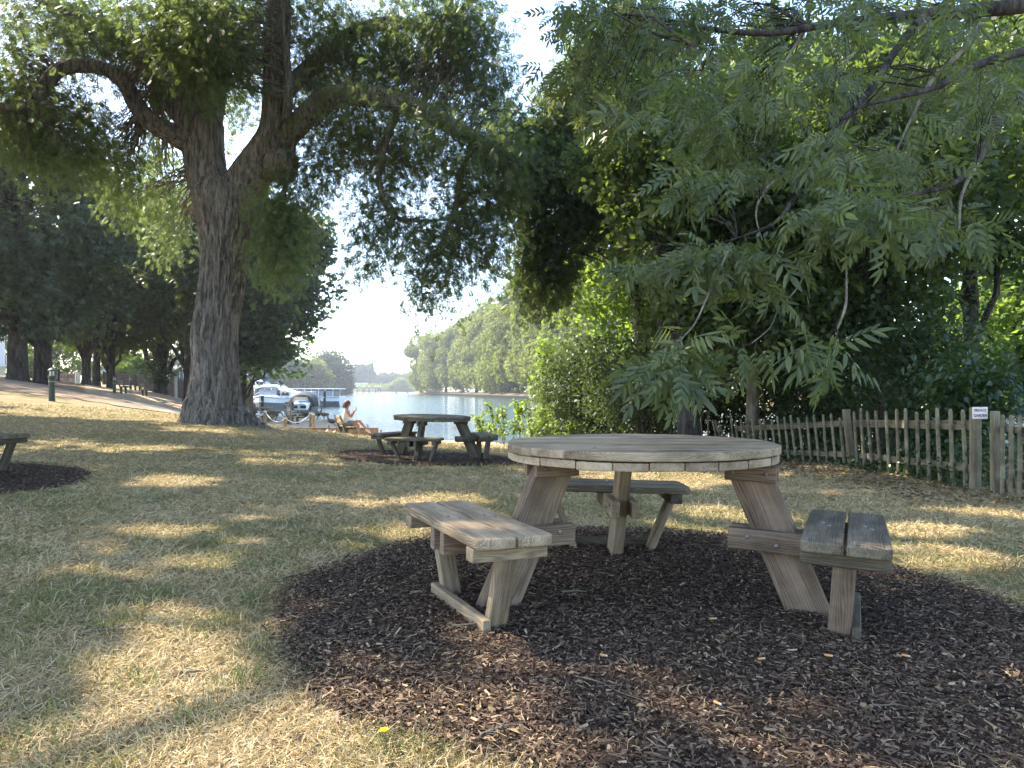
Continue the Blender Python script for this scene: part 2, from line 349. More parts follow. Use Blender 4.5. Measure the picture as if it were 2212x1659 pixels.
def tube_mesh(name, P, R, m, parent=None, n=24, ridges=0., seed=0, flute=0.):
    """Trunk or limb with bark ridges modelled into its surface."""
    P = np.array(P, float); R = np.array(R, float)
    T = np.gradient(P, axis=0); T /= np.linalg.norm(T, axis=1)[:, None]; ref = np.array([1., 0, 0]) if abs(T[0, 0]) < .9 else np.array([0, 1., 0])
    V = np.zeros((len(P), n, 3)); A = np.arange(n) * 2 * PI / n; s = np.concatenate([[0], np.cumsum(np.linalg.norm(np.diff(P, axis=0), axis=1))])
    for k in range(len(P)):
        x = ref - T[k] * (ref @ T[k]); x /= np.linalg.norm(x); y = np.cross(T[k], x); ref = x
        r = np.full(n, R[k])
        if ridges:
            q = np.stack([np.cos(A) * R[k] * 11, np.sin(A) * R[k] * 11, np.full(n, s[k] * 1.5 + seed)], -1)
            q[:, :2] += 1.6 * (fbm(q * np.array([.5, .5, 1.3]) + 5) - .5)[:, None]
            rid = 1 - np.abs(2 * fbm(q, 2) - 1) * 2.2
            r = r + ridges * (rid - .5) + R[k] * .12 * (fbm(np.stack([np.cos(A) * 1.2, np.sin(A) * 1.2, np.full(n, s[k] * .5 + seed)], -1), 2) - .5)
        if flute: r = r * (1 + flute * math.exp(-s[k] / .75) * (np.sin(5 * A + 1.1) * .6 + np.sin(3 * A + .4) * .5 + np.sin(8 * A + 2) * .3))
        V[k] = P[k] + r[:, None] * (np.cos(A)[:, None] * x + np.sin(A)[:, None] * y)
    idx = np.arange(len(P) * n).reshape(len(P), n); nx = np.roll(idx, -1, 1)
    Fq = np.stack([idx[:-1], nx[:-1], nx[1:], idx[1:]], -1).reshape(-1, 4)
    return raw_mesh(name, V.reshape(-1, 3), Fq, m, parent, smooth=True)

# ================================================================ THE SETTING
def graded(lo, hi, s0, k):
    a = [0.]; 
    while a[-1] < hi: a.append(a[-1] + max(s0, k * a[-1]))
    b = [0.]
    while b[-1] > lo: b.append(b[-1] - max(s0, -k * b[-1]))
    return np.array(sorted(set(b + a)))
def ground_mat():
    m, n, l, b = mat('lawn', .95, .1); v = coords(n, l)
    big = noise(n, l, v, .55, 4, .6); mid = noise(n, l, v, 3.2, 5, .65); fin = noise(n, l, v, 60, 4, .7); st = coords(n, l, (1, .35, 1)); f2 = noise(n, l, st, 140, 3, .7)
    r1 = ramp(n, [(.3, (.40, .31, .17)), (.5, (.30, .245, .13)), (.68, (.20, .18, .09))]); l.new(big.outputs[0], r1.inputs[0])
    r2 = ramp(n, [(.3, (.40, .32, .19)), (.52, (.255, .21, .12)), (.72, (.19, .17, .085))]); l.new(mid.outputs[0], r2.inputs[0])
    c = mixc(n, l, .55, r1.outputs[0], r2.outputs[0])
    r3 = ramp(n, [(.25, (.45, .42, .38)), (.6, (1, 1, 1)), (.85, (1.35, 1.3, 1.2))]); l.new(f2.outputs[0], r3.inputs[0])
    r4 = ramp(n, [(.3, (.6, .58, .55)), (.65, (1.1, 1.1, 1.08))]); l.new(fin.outputs[0], r4.inputs[0])
    c = mixc(n, l, .9, c, r3.outputs[0], 'MULTIPLY'); c = mixc(n, l, .8, c, r4.outputs[0], 'MULTIPLY')
    l.new(c, b.inputs[0])
    bump(n, l, b, fin.outputs[0], .7, .03); return m
M['lawn'] = ground_mat()
M['dirt'] = speckled('dry_dirt', (.30, .225, .15), (.46, .36, .25), 1.6, .95, .1, .3)
M['tarmac'] = speckled('path_tarmac', (.16, .145, .13), (.24, .215, .19), 9, .9, .2, .3)
M['mulch'] = speckled('mulch', (.024, .016, .011), (.066, .045, .031), 45, .95, .1, 1.)
def make_ground():
    xs = graded(-420, 420, .32, .035); ys = graded(-14, 1500, .32, .035); X, Y = np.meshgrid(xs, ys); Z = zg(X, Y)
    near = sstep(30, 10, np.hypot(X, Y)); Z = Z + near * .03 * (fbm(np.stack([X * 1.1, Y * 1.1, X * 0], -1), 2) - .5)
    i = np.arange(X.size).reshape(X.shape); Fq = np.stack([i[:-1, :-1], i[:-1, 1:], i[1:, 1:], i[1:, :-1]], -1).reshape(-1, 4)
    tag(raw_mesh('ground', np.stack([X, Y, Z], -1).reshape(-1, 3), Fq, M['lawn'], smooth=True), kind='structure')
make_ground()
def strip(name, A, B, nu, nv, m, dz=.012, edge=.25):
    A = np.array(A, float); B = np.array(B, float)
    def rs(P):
        P = smooth_path(np.c_[P, np.zeros(len(P))], 8)[:, :2]; s = np.r_[0, np.cumsum(np.hypot(*np.diff(P, axis=0).T))]; t = np.linspace(0, s[-1], nu)
        return np.c_[np.interp(t, s, P[:, 0]), np.interp(t, s, P[:, 1])]
    A = rs(A); B = rs(B); t = np.linspace(0, 1, nv)[:, None, None]; P = A[None] * (1 - t) + B[None] * t
    w = (fbm(np.stack([P[..., 0] * 1.3, P[..., 1] * 1.3, P[..., 0] * 0 + 3], -1), 3) - .5) * edge * 2
    P[..., 1] += w * (np.abs(t[..., 0] - .5) * 2) ** 4
    Z = zg(P[..., 0], P[..., 1]) + dz
    i = np.arange(Z.size).reshape(Z.shape); Fq = np.stack([i[:-1, :-1], i[:-1, 1:], i[1:, 1:], i[1:, :-1]], -1).reshape(-1, 4)
    return tag(raw_mesh(name, np.concatenate([P, Z[..., None]], -1).reshape(-1, 3), Fq, m, smooth=True), kind='structure')
strip('riverside_path', [(-30, 50), (-22, 37), (-14.5, 27.5), (-9.5, 25.8), (-6.6, 25.2), (-5, 23.6), (-3.4, 21.8), (-1.8, 20.9), (-.2, 20.8)],
      [(-33, 64), (-26, 60), (-17.5, 54), (-13, 48.5), (-9.6, 40), (-6.9, 33.2), (-5.2, 30.8), (-3, 28.8), (-.6, 27.2)], 160, 50, M['dirt'], .02)
M['earth'] = speckled('bare_earth', (.15, .108, .072), (.30, .22, .145), 1.2, .95, .1, .4)
strip('bare_earth', [(-30, 23.2), (-20, 23.9), (-13.6, 25.2), (-9.6, 25.9)], [(-42, 47), (-31, 46), (-22, 43), (-15, 35.5), (-10.8, 29.5)], 90, 40, M['earth'], .016, .8)
strip('tarmac_path', [(-13.5, 24.2), (-11.5, 23.9), (-8.5, 23.8), (-6.8, 24.2)], [(-14.2, 25), (-11.5, 24.8), (-8.7, 24.7), (-7, 25)], 60, 6, M['tarmac'], .03, .1)

def water_mat():
    m, n, l, b = mat('river_water', .06, .5); b.inputs['Base Color'].default_value = (.028, .055, .042, 1); b.inputs['IOR'].default_value = 1.333
    v = coords(n, l, (.55, 1.5, 1)); a = noise(n, l, v, 1.6, 4, .66, .6); v2 = coords(n, l, (.3, 1, 1)); c = noise(n, l, v2, .16, 3, .5)
    s = n.new('ShaderNodeMath'); s.operation = 'MULTIPLY_ADD'; l.new(c.outputs[0], s.inputs[0]); s.inputs[1].default_value = .9; l.new(a.outputs[0], s.inputs[2])
    bump(n, l, b, s.outputs[0], .8, .22); return m
M['water'] = water_mat()
wv = np.array([(-420, 15, WATER_Z), (420, -90, WATER_Z), (420, 1500, WATER_Z), (-420, 1500, WATER_Z)])
tag(raw_mesh('river', wv, [(0, 1, 2, 3)], M['water']), kind='structure')

# ---- mulch circles under the tables
TABLES = [(.65, 3.64, 0.), (-1.43, 12.6, -11.0 + 180), (-6.3, 7.3, -15.)]
MR = 1.76
def mulch_edge(a, k): return MR + .13 * (fbm(np.stack([np.cos(a) * 2.2 + 9 * k, np.sin(a) * 2.2, a * 0], -1), 3) - .5) * 2
for k, (x, y, r) in enumerate(TABLES):
    na, nr = 96, 14; A = np.arange(na) * 2 * PI / na; t = np.linspace(0, 1, nr + 1)[1:, None]
    cx, cyy = (x + .01, y - .11) if k == 0 else (x, y)
    X = cx + mulch_edge(A, k)[None] * t * np.cos(A); Y = cyy + mulch_edge(A, k)[None] * t * np.sin(A)
    Z = zg(X, Y) + .028 - .02 * t ** 6 + .02 * (fbm(np.stack([X * 4, Y * 4, X * 0], -1), 3) - .5)
    V = np.r_[np.array([[cx, cyy, g(cx, cyy) + .028]]), np.stack([X, Y, Z], -1).reshape(-1, 3)]
    i = np.arange(nr * na).reshape(nr, na) + 1; nx = np.roll(i, -1, 1)
    Fq = np.r_[np.stack([i[:-1], i[1:], nx[1:], nx[:-1]], -1).reshape(-1, 4)]
    mb = bpy.data.meshes.new('mulch_bed'); mb.from_pydata(V.tolist(), [], Fq.tolist() + [(0, int(i[0, q]), int(nx[0, q])) for q in range(na)])
    mb.materials.append(M['mulch']); mb.polygons.foreach_set('use_smooth', np.ones(len(mb.polygons), bool)); tag(link(bpy.data.objects.new('mulch_bed', mb)), kind='structure')
def in_mulch(x, y, pad=0.):
    r = np.zeros(np.shape(x), bool)
    for k, (cx, cyy, _) in enumerate(TABLES):
        if k == 0: cx, cyy = cx + .01, cyy - .11
        a = np.arctan2(y - cyy, x - cx); r |= np.hypot(x - cx, y - cyy) < mulch_edge(a, k) + pad
    return r

# ---- sun patches: chosen spots kept lit by leaving out leaves above them
PATCH = []
for (x, y, rx, ry, s) in [  # centre and half-size in the 2212-wide view, strength
    (600, 1640, 420, 70, 1), (860, 1600, 190, 60, 1), (420, 1500, 120, 34, .9), (470, 1385, 110, 26, .85), (260, 1590, 130, 40, .9), (1010, 1560, 230, 62, .9), (1250, 1640, 260, 50, .5), (1160, 1430, 60, 14, .6),
    (330, 1160, 70, 10, .7), (370, 1040, 70, 9, .9), (940, 1085, 90, 14, .9), (880, 1160, 100, 11, .7), (1040, 1110, 60, 9, .6), (700, 1085, 70, 9, .5), (580, 1190, 90, 10, .5), (200, 1230, 70, 10, .6), (460, 1240, 90, 9, .4),
    (1400, 1038, 160, 13, .95), (1560, 1110, 80, 10, .8), (1470, 1140, 60, 8, .6), (1960, 1145, 110, 9, .8), (2060, 1205, 130, 14, .9), (2010, 1270, 80, 9, .5), (2150, 1110, 90, 8, .6), (1750, 1060, 60, 6, .4),
    (90, 895, 130, 6, 1), (260, 903, 130, 6, 1), (150, 958, 50, 7, .8), (300, 970, 60, 9, .9), (60, 975, 60, 6, .5), (560, 965, 60, 5, .5), (430, 930, 60, 4, .6), (700, 948, 90, 3, .6), (640, 1000, 70, 5, .4), (200, 1010, 60, 6, .5),
    (1160, 1230, 50, 8, .35), (1620, 1490, 60, 10, .4), (400, 880, 105, 11, 1), (230, 844, 40, 2.5, 1), (290, 853, 45, 3, 1), (350, 862, 50, 3.5, 1), (420, 868, 50, 4, 1), (300, 880, 60, 3, .8), (720, 1530, 90, 30, .9), (1050, 1590, 260, 60, .7), (1330, 1500, 60, 16, .4), (960, 1420, 60, 10, .4)]:
    p = GD(x, y); q = GD(x, y - ry); k_ = 1.9 if y > 1340 and s >= .85 else 1.; PATCH.append((p[0], p[1], min(rx / 2.1602 / F * p[1], 4.), min(max(abs(q[1] - p[1]) * k_, .1), 1.8), s))
PATCH = np.array(PATCH)
def lit(x, y, grow=0.):
    L = np.zeros(np.shape(x))
    wob = fbm(np.stack([x * 2.2, y * 2.2, x * 0 + 8], -1), 2) - .5
    wob = wob * 1.1 + .9 * (fbm(np.stack([x * 6.5, y * 6.5, x * 0 + 3], -1), 2) - .5)
    for (cx, cyy, rx, ry, s) in PATCH: L = np.maximum(L, s * sstep(1.45, .45, np.hypot((x - cx) / (rx + grow), (y - cyy) / (ry + grow)) + wob))
    return L

# ---- grass and chips (nobody could count them)
M['straw'] = leaf_mat('dry_grass', (.34, .26, .125), (.56, .455, .27), (.34, .26, .12), .25, .7, .2, 1.5)
M['green'] = leaf_mat('green_grass', (.14, .142, .055), (.29, .265, .115), (.21, .23, .07), .35, .6, .3, 1.5)
def blades(name, N, m, seed, lmin, lmax, wid, up, green, rmax):
    rng = np.random.default_rng(seed); r = np.exp(rng.uniform(math.log(1.5), math.log(rmax), N)); a = rng.uniform(-.70, .70, N)
    r = np.where(rng.random(N) < .25, 1.4 + (r - 1.5) * .35, r)
    x = r * np.sin(a); y = r * np.cos(a); keep = ~in_mulch(x, y, .02 - .1 * (rng.random(N) < .25)) & (river_sd(x, y) > 1.5)
    gm = fbm(np.stack([x * .8, y * .8, x * 0 + 4], -1), 3) * .6 + .4 * fbm(np.stack([x * 3.5, y * 3.5, x * 0 + 1], -1), 2); sd = river_sd(x, y)
    keep &= (gm > rng.normal(.545, .05, N)) if green else (rng.random(N) < np.where(gm > .58, .45, 1)); x, y, r, gm = x[keep], y[keep], r[keep], gm[keep]; N = len(x)
    path = (y > 20.6) & (x > -7) ; k2 = ~path; x, y, r = x[k2], y[k2], r[k2]; N = len(x)
    d = rng.normal(size=(N, 3)); d[:, 2] = up * (np.abs(rng.normal(size=N)) + .1); d /= np.linalg.norm(d, axis=1)[:, None]
    L = rng.uniform(lmin, lmax, N) * (1 + r * .03); w = wid * (1 + r * .33)
    V = np.array([(0, -.5, 0), (.45, -.45, .10), (1, 0, 0), (.45, .45, .10), (0, .5, 0)]); R = frames(d, .9, rng)
    T = V[None] * np.stack([L, w, L], -1)[:, None, :]; P = np.stack([x, y, zg(x, y) + .004], -1)
    VV = np.einsum('nij,nkj->nki', R, T) + P[:, None]
    VV[:, :, 2] = np.maximum(VV[:, :, 2], P[:, None, 2] - .002)
    return tag(raw_mesh(name, VV.reshape(-1, 3), np.arange(N * 5).reshape(-1, 5), m), kind='stuff')
blades('dry_grass', 330000, M['straw'], 3, .025, .075, .0019, .30, False, 24)
blades('green_grass', 170000, M['green'], 4, .025, .07, .0019, .75, True, 24)

def tufts():
    rng = np.random.default_rng(29); cs = [GD(x, y) for x, y in ((480, 1352), (430, 1375), (560, 1420), (600, 1400), (350, 1290), (540, 1300), (690, 1470), (300, 1480), (860, 1620), (420, 1560), (180, 1440), (120, 1530), (2170, 1640), (60, 1610), (640, 1330), (470, 1180), (760, 1230), (1500, 1070), (1480, 1150), (1900, 1130), (100, 1300), (240, 1360), (520, 1480))]
    P = []; D_ = []; L = []
    for c in cs:
        n = rng.integers(60, 150); q = rng.normal(0, .055, (n, 2)) * rng.uniform(.7, 1.5); p = c[:2] + q; P.append(np.c_[p, zg(p[:, 0], p[:, 1]) - .004]); d = np.c_[q * 6 + rng.normal(0, .5, (n, 2)), rng.uniform(.4, 1.3, n)]; D_.append(d); L.append(rng.uniform(.04, .10, n))
    P = np.concatenate(P); D_ = np.concatenate(D_); L = np.concatenate(L); k = ~in_mulch(P[:, 0], P[:, 1], -.03); P, D_, L = P[k], D_[k], L[k]; V = np.array([(0, -.5, 0), (.45, -.45, .10), (1, 0, -.06), (.45, .45, .10), (0, .5, 0)]); R = frames(D_ / np.linalg.norm(D_, axis=1)[:, None], .7, rng)
    VV = np.einsum('nij,nkj->nki', R, V[None] * np.stack([L, np.full(len(L), .0036), L], -1)[:, None]) + P[:, None]
    tag(raw_mesh('grass_tufts', VV.reshape(-1, 3), np.arange(len(P) * 5).reshape(-1, 5), M['tuft']), kind='stuff')
    n = 900; r = np.exp(rng.uniform(math.log(1.7), math.log(16), n)); a = rng.uniform(-.7, .7, n); x = r * np.sin(a); y = r * np.cos(a); tag(leaves('fallen_leaves', np.stack([x, y, zg(x, y) + .022 + .02 * in_mulch(x, y)], -1), rng.normal(size=(n, 3)) * (1, 1, .25), rng.uniform(.018, .045, n), single(), M['dead_leaf'], None, .5, rng), kind='stuff')
M['tuft'] = leaf_mat('tuft_grass', (.10, .12, .045), (.20, .205, .08), (.16, .22, .06), .35, .6, .3, 1.5)
M['dead_leaf'] = leaf_mat('fallen_leaf', (.10, .068, .04), (.30, .22, .12), (.2, .13, .05), .15, .8, .2, 2.)
tufts()
def chip_mat():
    m, n, l, b = mat('wood_chip', .9, .12); ge = n.new('ShaderNodeNewGeometry')
    r = ramp(n, [(0, (.030, .019, .014)), (.5, (.078, .052, .037)), (.80, (.135, .094, .065)), (.94, (.21, .15, .10)), (1, (.36, .27, .165))]); l.new(ge.outputs['Random Per Island'], r.inputs[0]); l.new(r.outputs[0], b.inputs[0]); return m
def chips():
    rng = np.random.default_rng(11); PP = []; LL = []
    for k, (cx, cyy, _) in enumerate(TABLES):
        N = (115000, 9000, 14000)[k]; a = rng.uniform(0, 2 * PI, N); rr = np.sqrt(rng.random(N)) * (mulch_edge(a, k) + rng.normal(0, .035, N) + .02)
        x = cx + rr * np.cos(a) + (.01 if k == 0 else 0); y = cyy + rr * np.sin(a) - (.11 if k == 0 else 0); ok = y > 1.5; x, y = x[ok], y[ok]
        PP.append(np.stack([x, y, zg(x, y) + .034 + rng.uniform(-.006, .012, len(x))], -1)); LL.append(rng.gamma(2.0, .0058, len(x)) * (1, 1.9, 1.5)[k] + .006)
    P = np.concatenate(PP); L = np.minimum(np.concatenate(LL), .07); N = len(P)
    d = rng.normal(size=(N, 3)); d[:, 2] *= .22; V = np.array([(-.5, -.5, 0), (.5, -.35, .0), (.5, .4, .0), (-.45, .5, .0)]); R = frames(d, .45, rng)
    T = V[None] * np.stack([L, np.minimum(L * .36, .0065) * rng.uniform(.5, 1.6, N), L], -1)[:, None]
    Tt = T.copy(); V8 = np.einsum('nij,nkj->nki', R, Tt) + P[:, None]
    tag(raw_mesh('wood_chips', V8.reshape(-1, 3), np.arange(N * 4).reshape(-1, 4), chip_mat()), kind='stuff')
chips()
def straws():
    rng = np.random.default_rng(13); N = 5200; cx, cyy = TABLES[0][0] + .01, TABLES[0][1] - .11; a = rng.uniform(0, 2 * PI, N); rr = np.sqrt(rng.random(N)) * (mulch_edge(a, 0) + .03); x = cx + rr * np.cos(a); y = cyy + rr * np.sin(a)
    k = (y > 1.5) & (rng.random(N) < .12 + .88 * sstep(3.2, 1.9, y)); x, y = x[k], y[k]; N = len(x); d = rng.normal(size=(N, 3)); d[:, 2] = np.abs(d[:, 2]) * .12; L = rng.gamma(2.5, .010, N) + .010
    V = np.array([(-.5, -.5, 0), (0, -.4, .12), (.5, 0, .02), (0, .4, .12), (-.5, .5, 0)]); R = frames(d, .5, rng); T = V[None] * np.stack([L, np.full(N, .0016), L], -1)[:, None]
    P = np.einsum('nij,nkj->nki', R, T) + np.stack([x, y, zg(x, y) + .045], -1)[:, None]; tag(raw_mesh('straw', P.reshape(-1, 3), np.arange(N * 5).reshape(-1, 5), M['straw']), kind='stuff')
straws()

# ================================================================ PICNIC TABLES
def circle_planks(R, n, z0, z1, along_x, gap=.003, jit=.004, seed=0):
    rng = random.Random(seed); mb = MB(); w = 2 * R / n
    for k in range(n):
        a = -R + k * w + gap / 2; b = -R + (k + 1) * w - gap / 2; dz = rng.uniform(-jit, jit) * .5
        ys = np.linspace(a, b, 7); xr = [math.sqrt(max(R * R - q * q, .0004)) for q in ys]
        xr = [min(q, R * .985) for q in xr]
        poly = [(x, q) for x, q in zip(xr, ys)] + [(-x, q) for x, q in zip(xr[::-1], ys[::-1])]
        if not along_x: poly = [(-q, p) for p, q in poly]
        mb.prism(poly, z0 + dz, z1 + dz)
    return mb
def picnic_table(label, seatm, legm):
    t = thing('picnic_table', label, 'picnic table', group='round picnic tables with three benches')
    tilt = -math.radians(1.55)
    top = circle_planks(.68, 9, 0.722, .76, True, seed=2).build('tabletop', M['wood'], t, bevel=.006)
    und = circle_planks(.672, 9, .682, .719, False, seed=3).build('under_boards', M['wood'], t, bevel=.005)
    for o in (top, und): o.rotation_euler = (0, tilt, 0)
    und.matrix_local = Matrix.Rotation(tilt, 4, 'Y') @ Matrix.Rotation(PI / 2, 4, 'Z')   # X of its mesh is the grain
    me = und.data; co = np.zeros(len(me.vertices) * 3, np.float32); me.vertices.foreach_get('co', co); co = co.reshape(-1, 3); co[:, :2] = np.stack([co[:, 1], -co[:, 0]], -1); me.vertices.foreach_set('co', co.ravel())
    for (bx, by) in [(-.3, -.42), (.05, -.46), (.36, -.38), (-.42, .1), (.44, .12), (0, .35)]: MB().lathe((bx, by, .757), [(.0095, 0), (.009, .0045), (.004, .006)], 8).build('bolt', M['steel'], t)
    for k, ang in enumerate((90.75, 206.7, 334.3)):
        a = math.radians(ang); er = np.array([math.cos(a), math.sin(a), 0]); et = np.array([-math.sin(a), math.cos(a), 0]); ez = np.array([0, 0, 1.])
        P = lambda r, q, z: er * r + et * q + ez * z
        sm = seatm[k]; lm = legm[k]; hs, rs, L, w = .43, .948, .932, .337
        # main leg: a broad plank leaning outwards, its face across the bench direction
        x = P(.808, 0, -.06) - P(.478, 0, .69); x /= np.linalg.norm(x); c = (P(.808, 0, -.06) + P(.478, 0, .69)) / 2; zz = np.cross(x, et); lean = .33 / .75
        def fr(r, z): return r * 1.0, z
        poly = [(.706 + .06 * lean, -.06), (.91 + .06 * lean, -.06), (.91 - .682 * lean, .682), (.706 - .682 * lean, .682)]
        B = np.array([x, np.cross(zz, x), zz])      # rows: local axes
        q0 = [B @ (P(r, s, z) - c) for s in (-.034, .034) for r, z in poly]
        o = MB().add(q0, [(0, 1, 2, 3), (7, 6, 5, 4), (0, 4, 5, 1), (1, 5, 6, 2), (2, 6, 7, 3), (3, 7, 4, 0)]).build('leg', lm, t, bevel=.006)
        frame(o, c, x, zz)
        # strap across the leg's head, with bolts
        for s in (-1, 1):
            z1 = .682; rr = .808 - z1 * lean + .02
            st = board('head_cleat', t, M['wood_warm'], P(rr + .005, s * .0475, .642), er, (.235, .024, .072), bevel=.004)
            for dr in (-.075, .075): MB().tube([P(rr + dr, s * .058, .644), P(rr + dr, s * .064, .644), P(rr + dr, s * .067, .644)], [.010, .009, .004], 8).build('bolt', M['steel'], t)
        for s in (-1, 1):
            b = board('bearer', t, lm, P(.775, s * .058, .335), er, (.67, .045, .098), bevel=.005)
            for r_, z_ in ((.53, .35), (.66, .32)): MB().tube([P(r_, s * .078, z_), P(r_, s * .086, z_), P(r_, s * .0885, z_)], [.011, .010, .004], 8).build('bolt', M['steel'], t)
        for s in (-1, 1):
            pl = []; hl, hw, rc = L / 2, (w - .012) / 4, .035
            for cx_, cy_, a0 in ((hl, hw, 0), (-hl, hw, 90), (-hl, -hw, 180), (hl, -hw, 270)):
                out = (cy_ > 0) == (s > 0); q = rc if out else .008
                for j in range(4):
                    aa = math.radians(a0 + 30 * j); pl.append((cx_ - math.copysign(q, cx_) + q * math.cos(aa), cy_ - math.copysign(q, cy_) + q * math.sin(aa)))
            o = MB().prism(pl, -.0225, .0225).build('seat_plank', sm, t, bevel=.007); frame(o, P(rs + s * (w + .012) / 4, 0, hs - .0225), -et)
            for q, ds in ((-.03, -.014), (.03, .014)): MB().lathe((q, ds, .0215), [(.012, 0), (.0115, .003), (.008, .0065), (.003, .008)], 10).build('bolt', M['steel'], o)
        for s in (-1, 1):
            board('end_cleat', t, sm, P(rs, s * .375, hs - .045 - .03), er, (.335, .072, .058), bevel=.005)
            a0 = P(rs, s * .372, hs - .10); b0 = P(.93, s * .228, -.03)
            xx = b0 - a0; board('bench_leg', t, lm if k != 1 else M['wood'], (a0 + b0) / 2, xx, (np.linalg.norm(xx) + .02, .09, .046), np.cross(xx, er), bevel=.005)
        board('foot_rail', t, sm, P(.998, 0, .028), et, (.62, .036, .07), bevel=.005)
    return t
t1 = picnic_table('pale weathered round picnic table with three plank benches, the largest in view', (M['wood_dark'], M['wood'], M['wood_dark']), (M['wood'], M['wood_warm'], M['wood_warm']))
t1.location = (.65, 3.64, .012); t1.rotation_euler = (0, math.radians(1.5), 0)
t2 = copy_tree(t1); t2.location = (-1.43, 12.6, g(-1.43, 12.6)); t2.rotation_euler = (0, 0, math.radians(169)); t2['label'] = 'backlit round picnic table by the water with the sunlit river behind it'
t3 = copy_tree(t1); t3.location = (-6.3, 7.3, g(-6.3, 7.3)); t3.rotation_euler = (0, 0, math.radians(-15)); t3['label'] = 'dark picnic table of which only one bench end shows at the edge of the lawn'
def paint_shaded(t, m):
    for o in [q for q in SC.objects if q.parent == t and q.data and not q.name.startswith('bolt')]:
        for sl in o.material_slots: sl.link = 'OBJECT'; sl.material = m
paint_shaded(t2, M['wood_dark']); paint_shaded(t3, M['wood_dark'])  # shade of the backlit farther tables put into their wood colour
# ================================================================ FENCE, GATE, SIGN
M['fence'] = wood_mat('fence_wood', (.36, .31, .21), (.25, .215, .145), (.10, .085, .058), ring=30)
fence = thing('picket_fence', 'old leaning pale picket fence round the private garden, half grown over with ivy', 'fence', (5.55, 8.5, g(5.55, 8.5)))
FB = np.array([5.55, 8.5, g(5.55, 8.5)])
def fence_part(name, o): o.parent = fence; return o
FL = np.array([(5.56, 8.55), (5.78, 12.1), (5.0, 16.2)])
def fpt(s):     # s in [0,1] first bay, [1,2] second
    k = min(int(s), 1); p = FL[k] * (1 - (s - k)) + FL[k + 1] * (s - k); return np.array([p[0], p[1], g(*p)])
rf = random.Random(5)
def picket(p, h, lean, r=.025, n=8):
    a = np.array([p[0], p[1], p[2] - .05]) - FB; top = a + np.array([-math.sin(lean) * h, rf.uniform(-.02, .02), h * math.cos(lean) + .05])
    m_ = (a + top) / 2 + np.array([rf.uniform(-.006, .006), 0, 0])
    ob = MB().tube([a, m_, top - (top - a) * .03, top], [r * 1.05, r, r * .95, r * .6], n).build('picket', M['fence'], fence, smooth=False); return ob
for k in range(12):
    s = (k + .7) / 12.4; p = fpt(s); picket(p, rf.uniform(.93, 1.0), math.radians(1 + 4 * s + rf.uniform(-1.2, 1.2)))
for k in range(17):
    s = 1 + (k + .8) / 17.3; p = fpt(s); picket(p, rf.uniform(.84, .93), math.radians(6 + rf.uniform(-1.5, 1.5)))
for k in range(7):
    p0 = np.array([4.95 - .13 * k, 17.9 + .16 * k]); p0 = np.array([*p0, g(*p0)]); picket(p0, rf.uniform(.95, 1.02), math.radians(rf.uniform(-2, 3)))
for k in range(3):
    p0 = np.array([5.05 + .1 * k, 17.2 - .1 * k]); p0 = np.array([*p0, g(*p0)]); picket(p0, .9, math.radians(14 + 4 * k))
def rail(s0, s1, h0, h1, w=.10, off=.035):
    a = fpt(s0) - FB + np.array([off, 0, h0]); b = fpt(s1) - FB + np.array([off, 0, h1]); x = b - a
    return board('rail', fence, M['fence'], (a + b) / 2, x, (np.linalg.norm(x), .035, w), bevel=.01)
rail(.01, .985, .78, .74, .12); rail(.01, .985, .26, .20, .10); rail(1.015, 1.98, .74, .66, .11); rail(1.015, 1.98, .20, .18)
for (p, h, w, ln) in ((FL[0], 1.0, .095, 0), (FL[1], .98, .10, 6)):
    a = np.array([p[0], p[1], g(*p)]) - FB
    o = MB().box((0, 0, 0), (h + .1, w, w)).build('post', M['fence'], fence, bevel=.008); frame(o, a + np.array([-math.sin(math.radians(ln)) * h / 2, 0, h / 2 - .05]), (-math.sin(math.radians(ln)), 0, math.cos(math.radians(ln))), (0, 1, 0))
gate = thing('garden_gate', 'wooden picket garden gate with a diagonal brace beside the signed post', 'gate', (5.66, 8.38, g(5.66, 8.38)))
GD_ = np.array([.02, -1., 0.]); gz = 0
board('stile', gate, M['fence'], (0, -.03, .47), (0, 0, 1), (.98, .075, .075), (0, 1, 0))
for h, w in ((.76, .075), (.14, .085)): board('rail', gate, M['fence'], (.045, -.68, h), (0, -1, 0), (1.2, .03, w))
board('brace', gate, M['fence'], (.047, -.62, .36), (0, -1.0, .62), (1.22, .028, .07))
for k in range(8):
    y = -.16 - .14 * k; MB().tube([(0, y, -.03), (0, y, .4), (0, y, .90), (0, y, .925)], [.026, .025, .024, .012], 8).build('picket', M['fence'], gate)
M['white_paint'] = speckled('white_paint', (.68, .67, .63), (.80, .79, .76), 12, .5, .3, .05)
M['red_ink'] = speckled('red_ink', (.22, .02, .025), (.30, .03, .035), 20, .6, .2, 0)
sign = thing('garden_sign', 'small white hand painted sign nailed to the gate post', 'sign', (5.553, 8.485, g(5.56, 8.5) + .935))
MB().box((0, -.03, 0), (.178, .014, .142)).build('sign_board', M['white_paint'], sign, bevel=.003)
def lettering(name, txt, size, loc, m, parent, rot=(PI / 2, 0, 0), sx=1., space=1., ext=.0012):
    c = bpy.data.curves.new(name, 'FONT'); c.body = txt; c.size = size; c.align_x = 'CENTER'; c.align_y = 'CENTER'; c.extrude = ext; c.space_character = space; c.offset = .0008
    o = bpy.data.objects.new(name, c); C.objects.link(o); dg = bpy.context.evaluated_depsgraph_get(); me = bpy.data.meshes.new_from_object(o.evaluated_get(dg)); bpy.data.objects.remove(o)
    me.materials.clear(); me.materials.append(m); o = link(bpy.data.objects.new(name, me), parent); o.location = loc; o.rotation_euler = rot; o.scale = (sx, 1, 1); return o
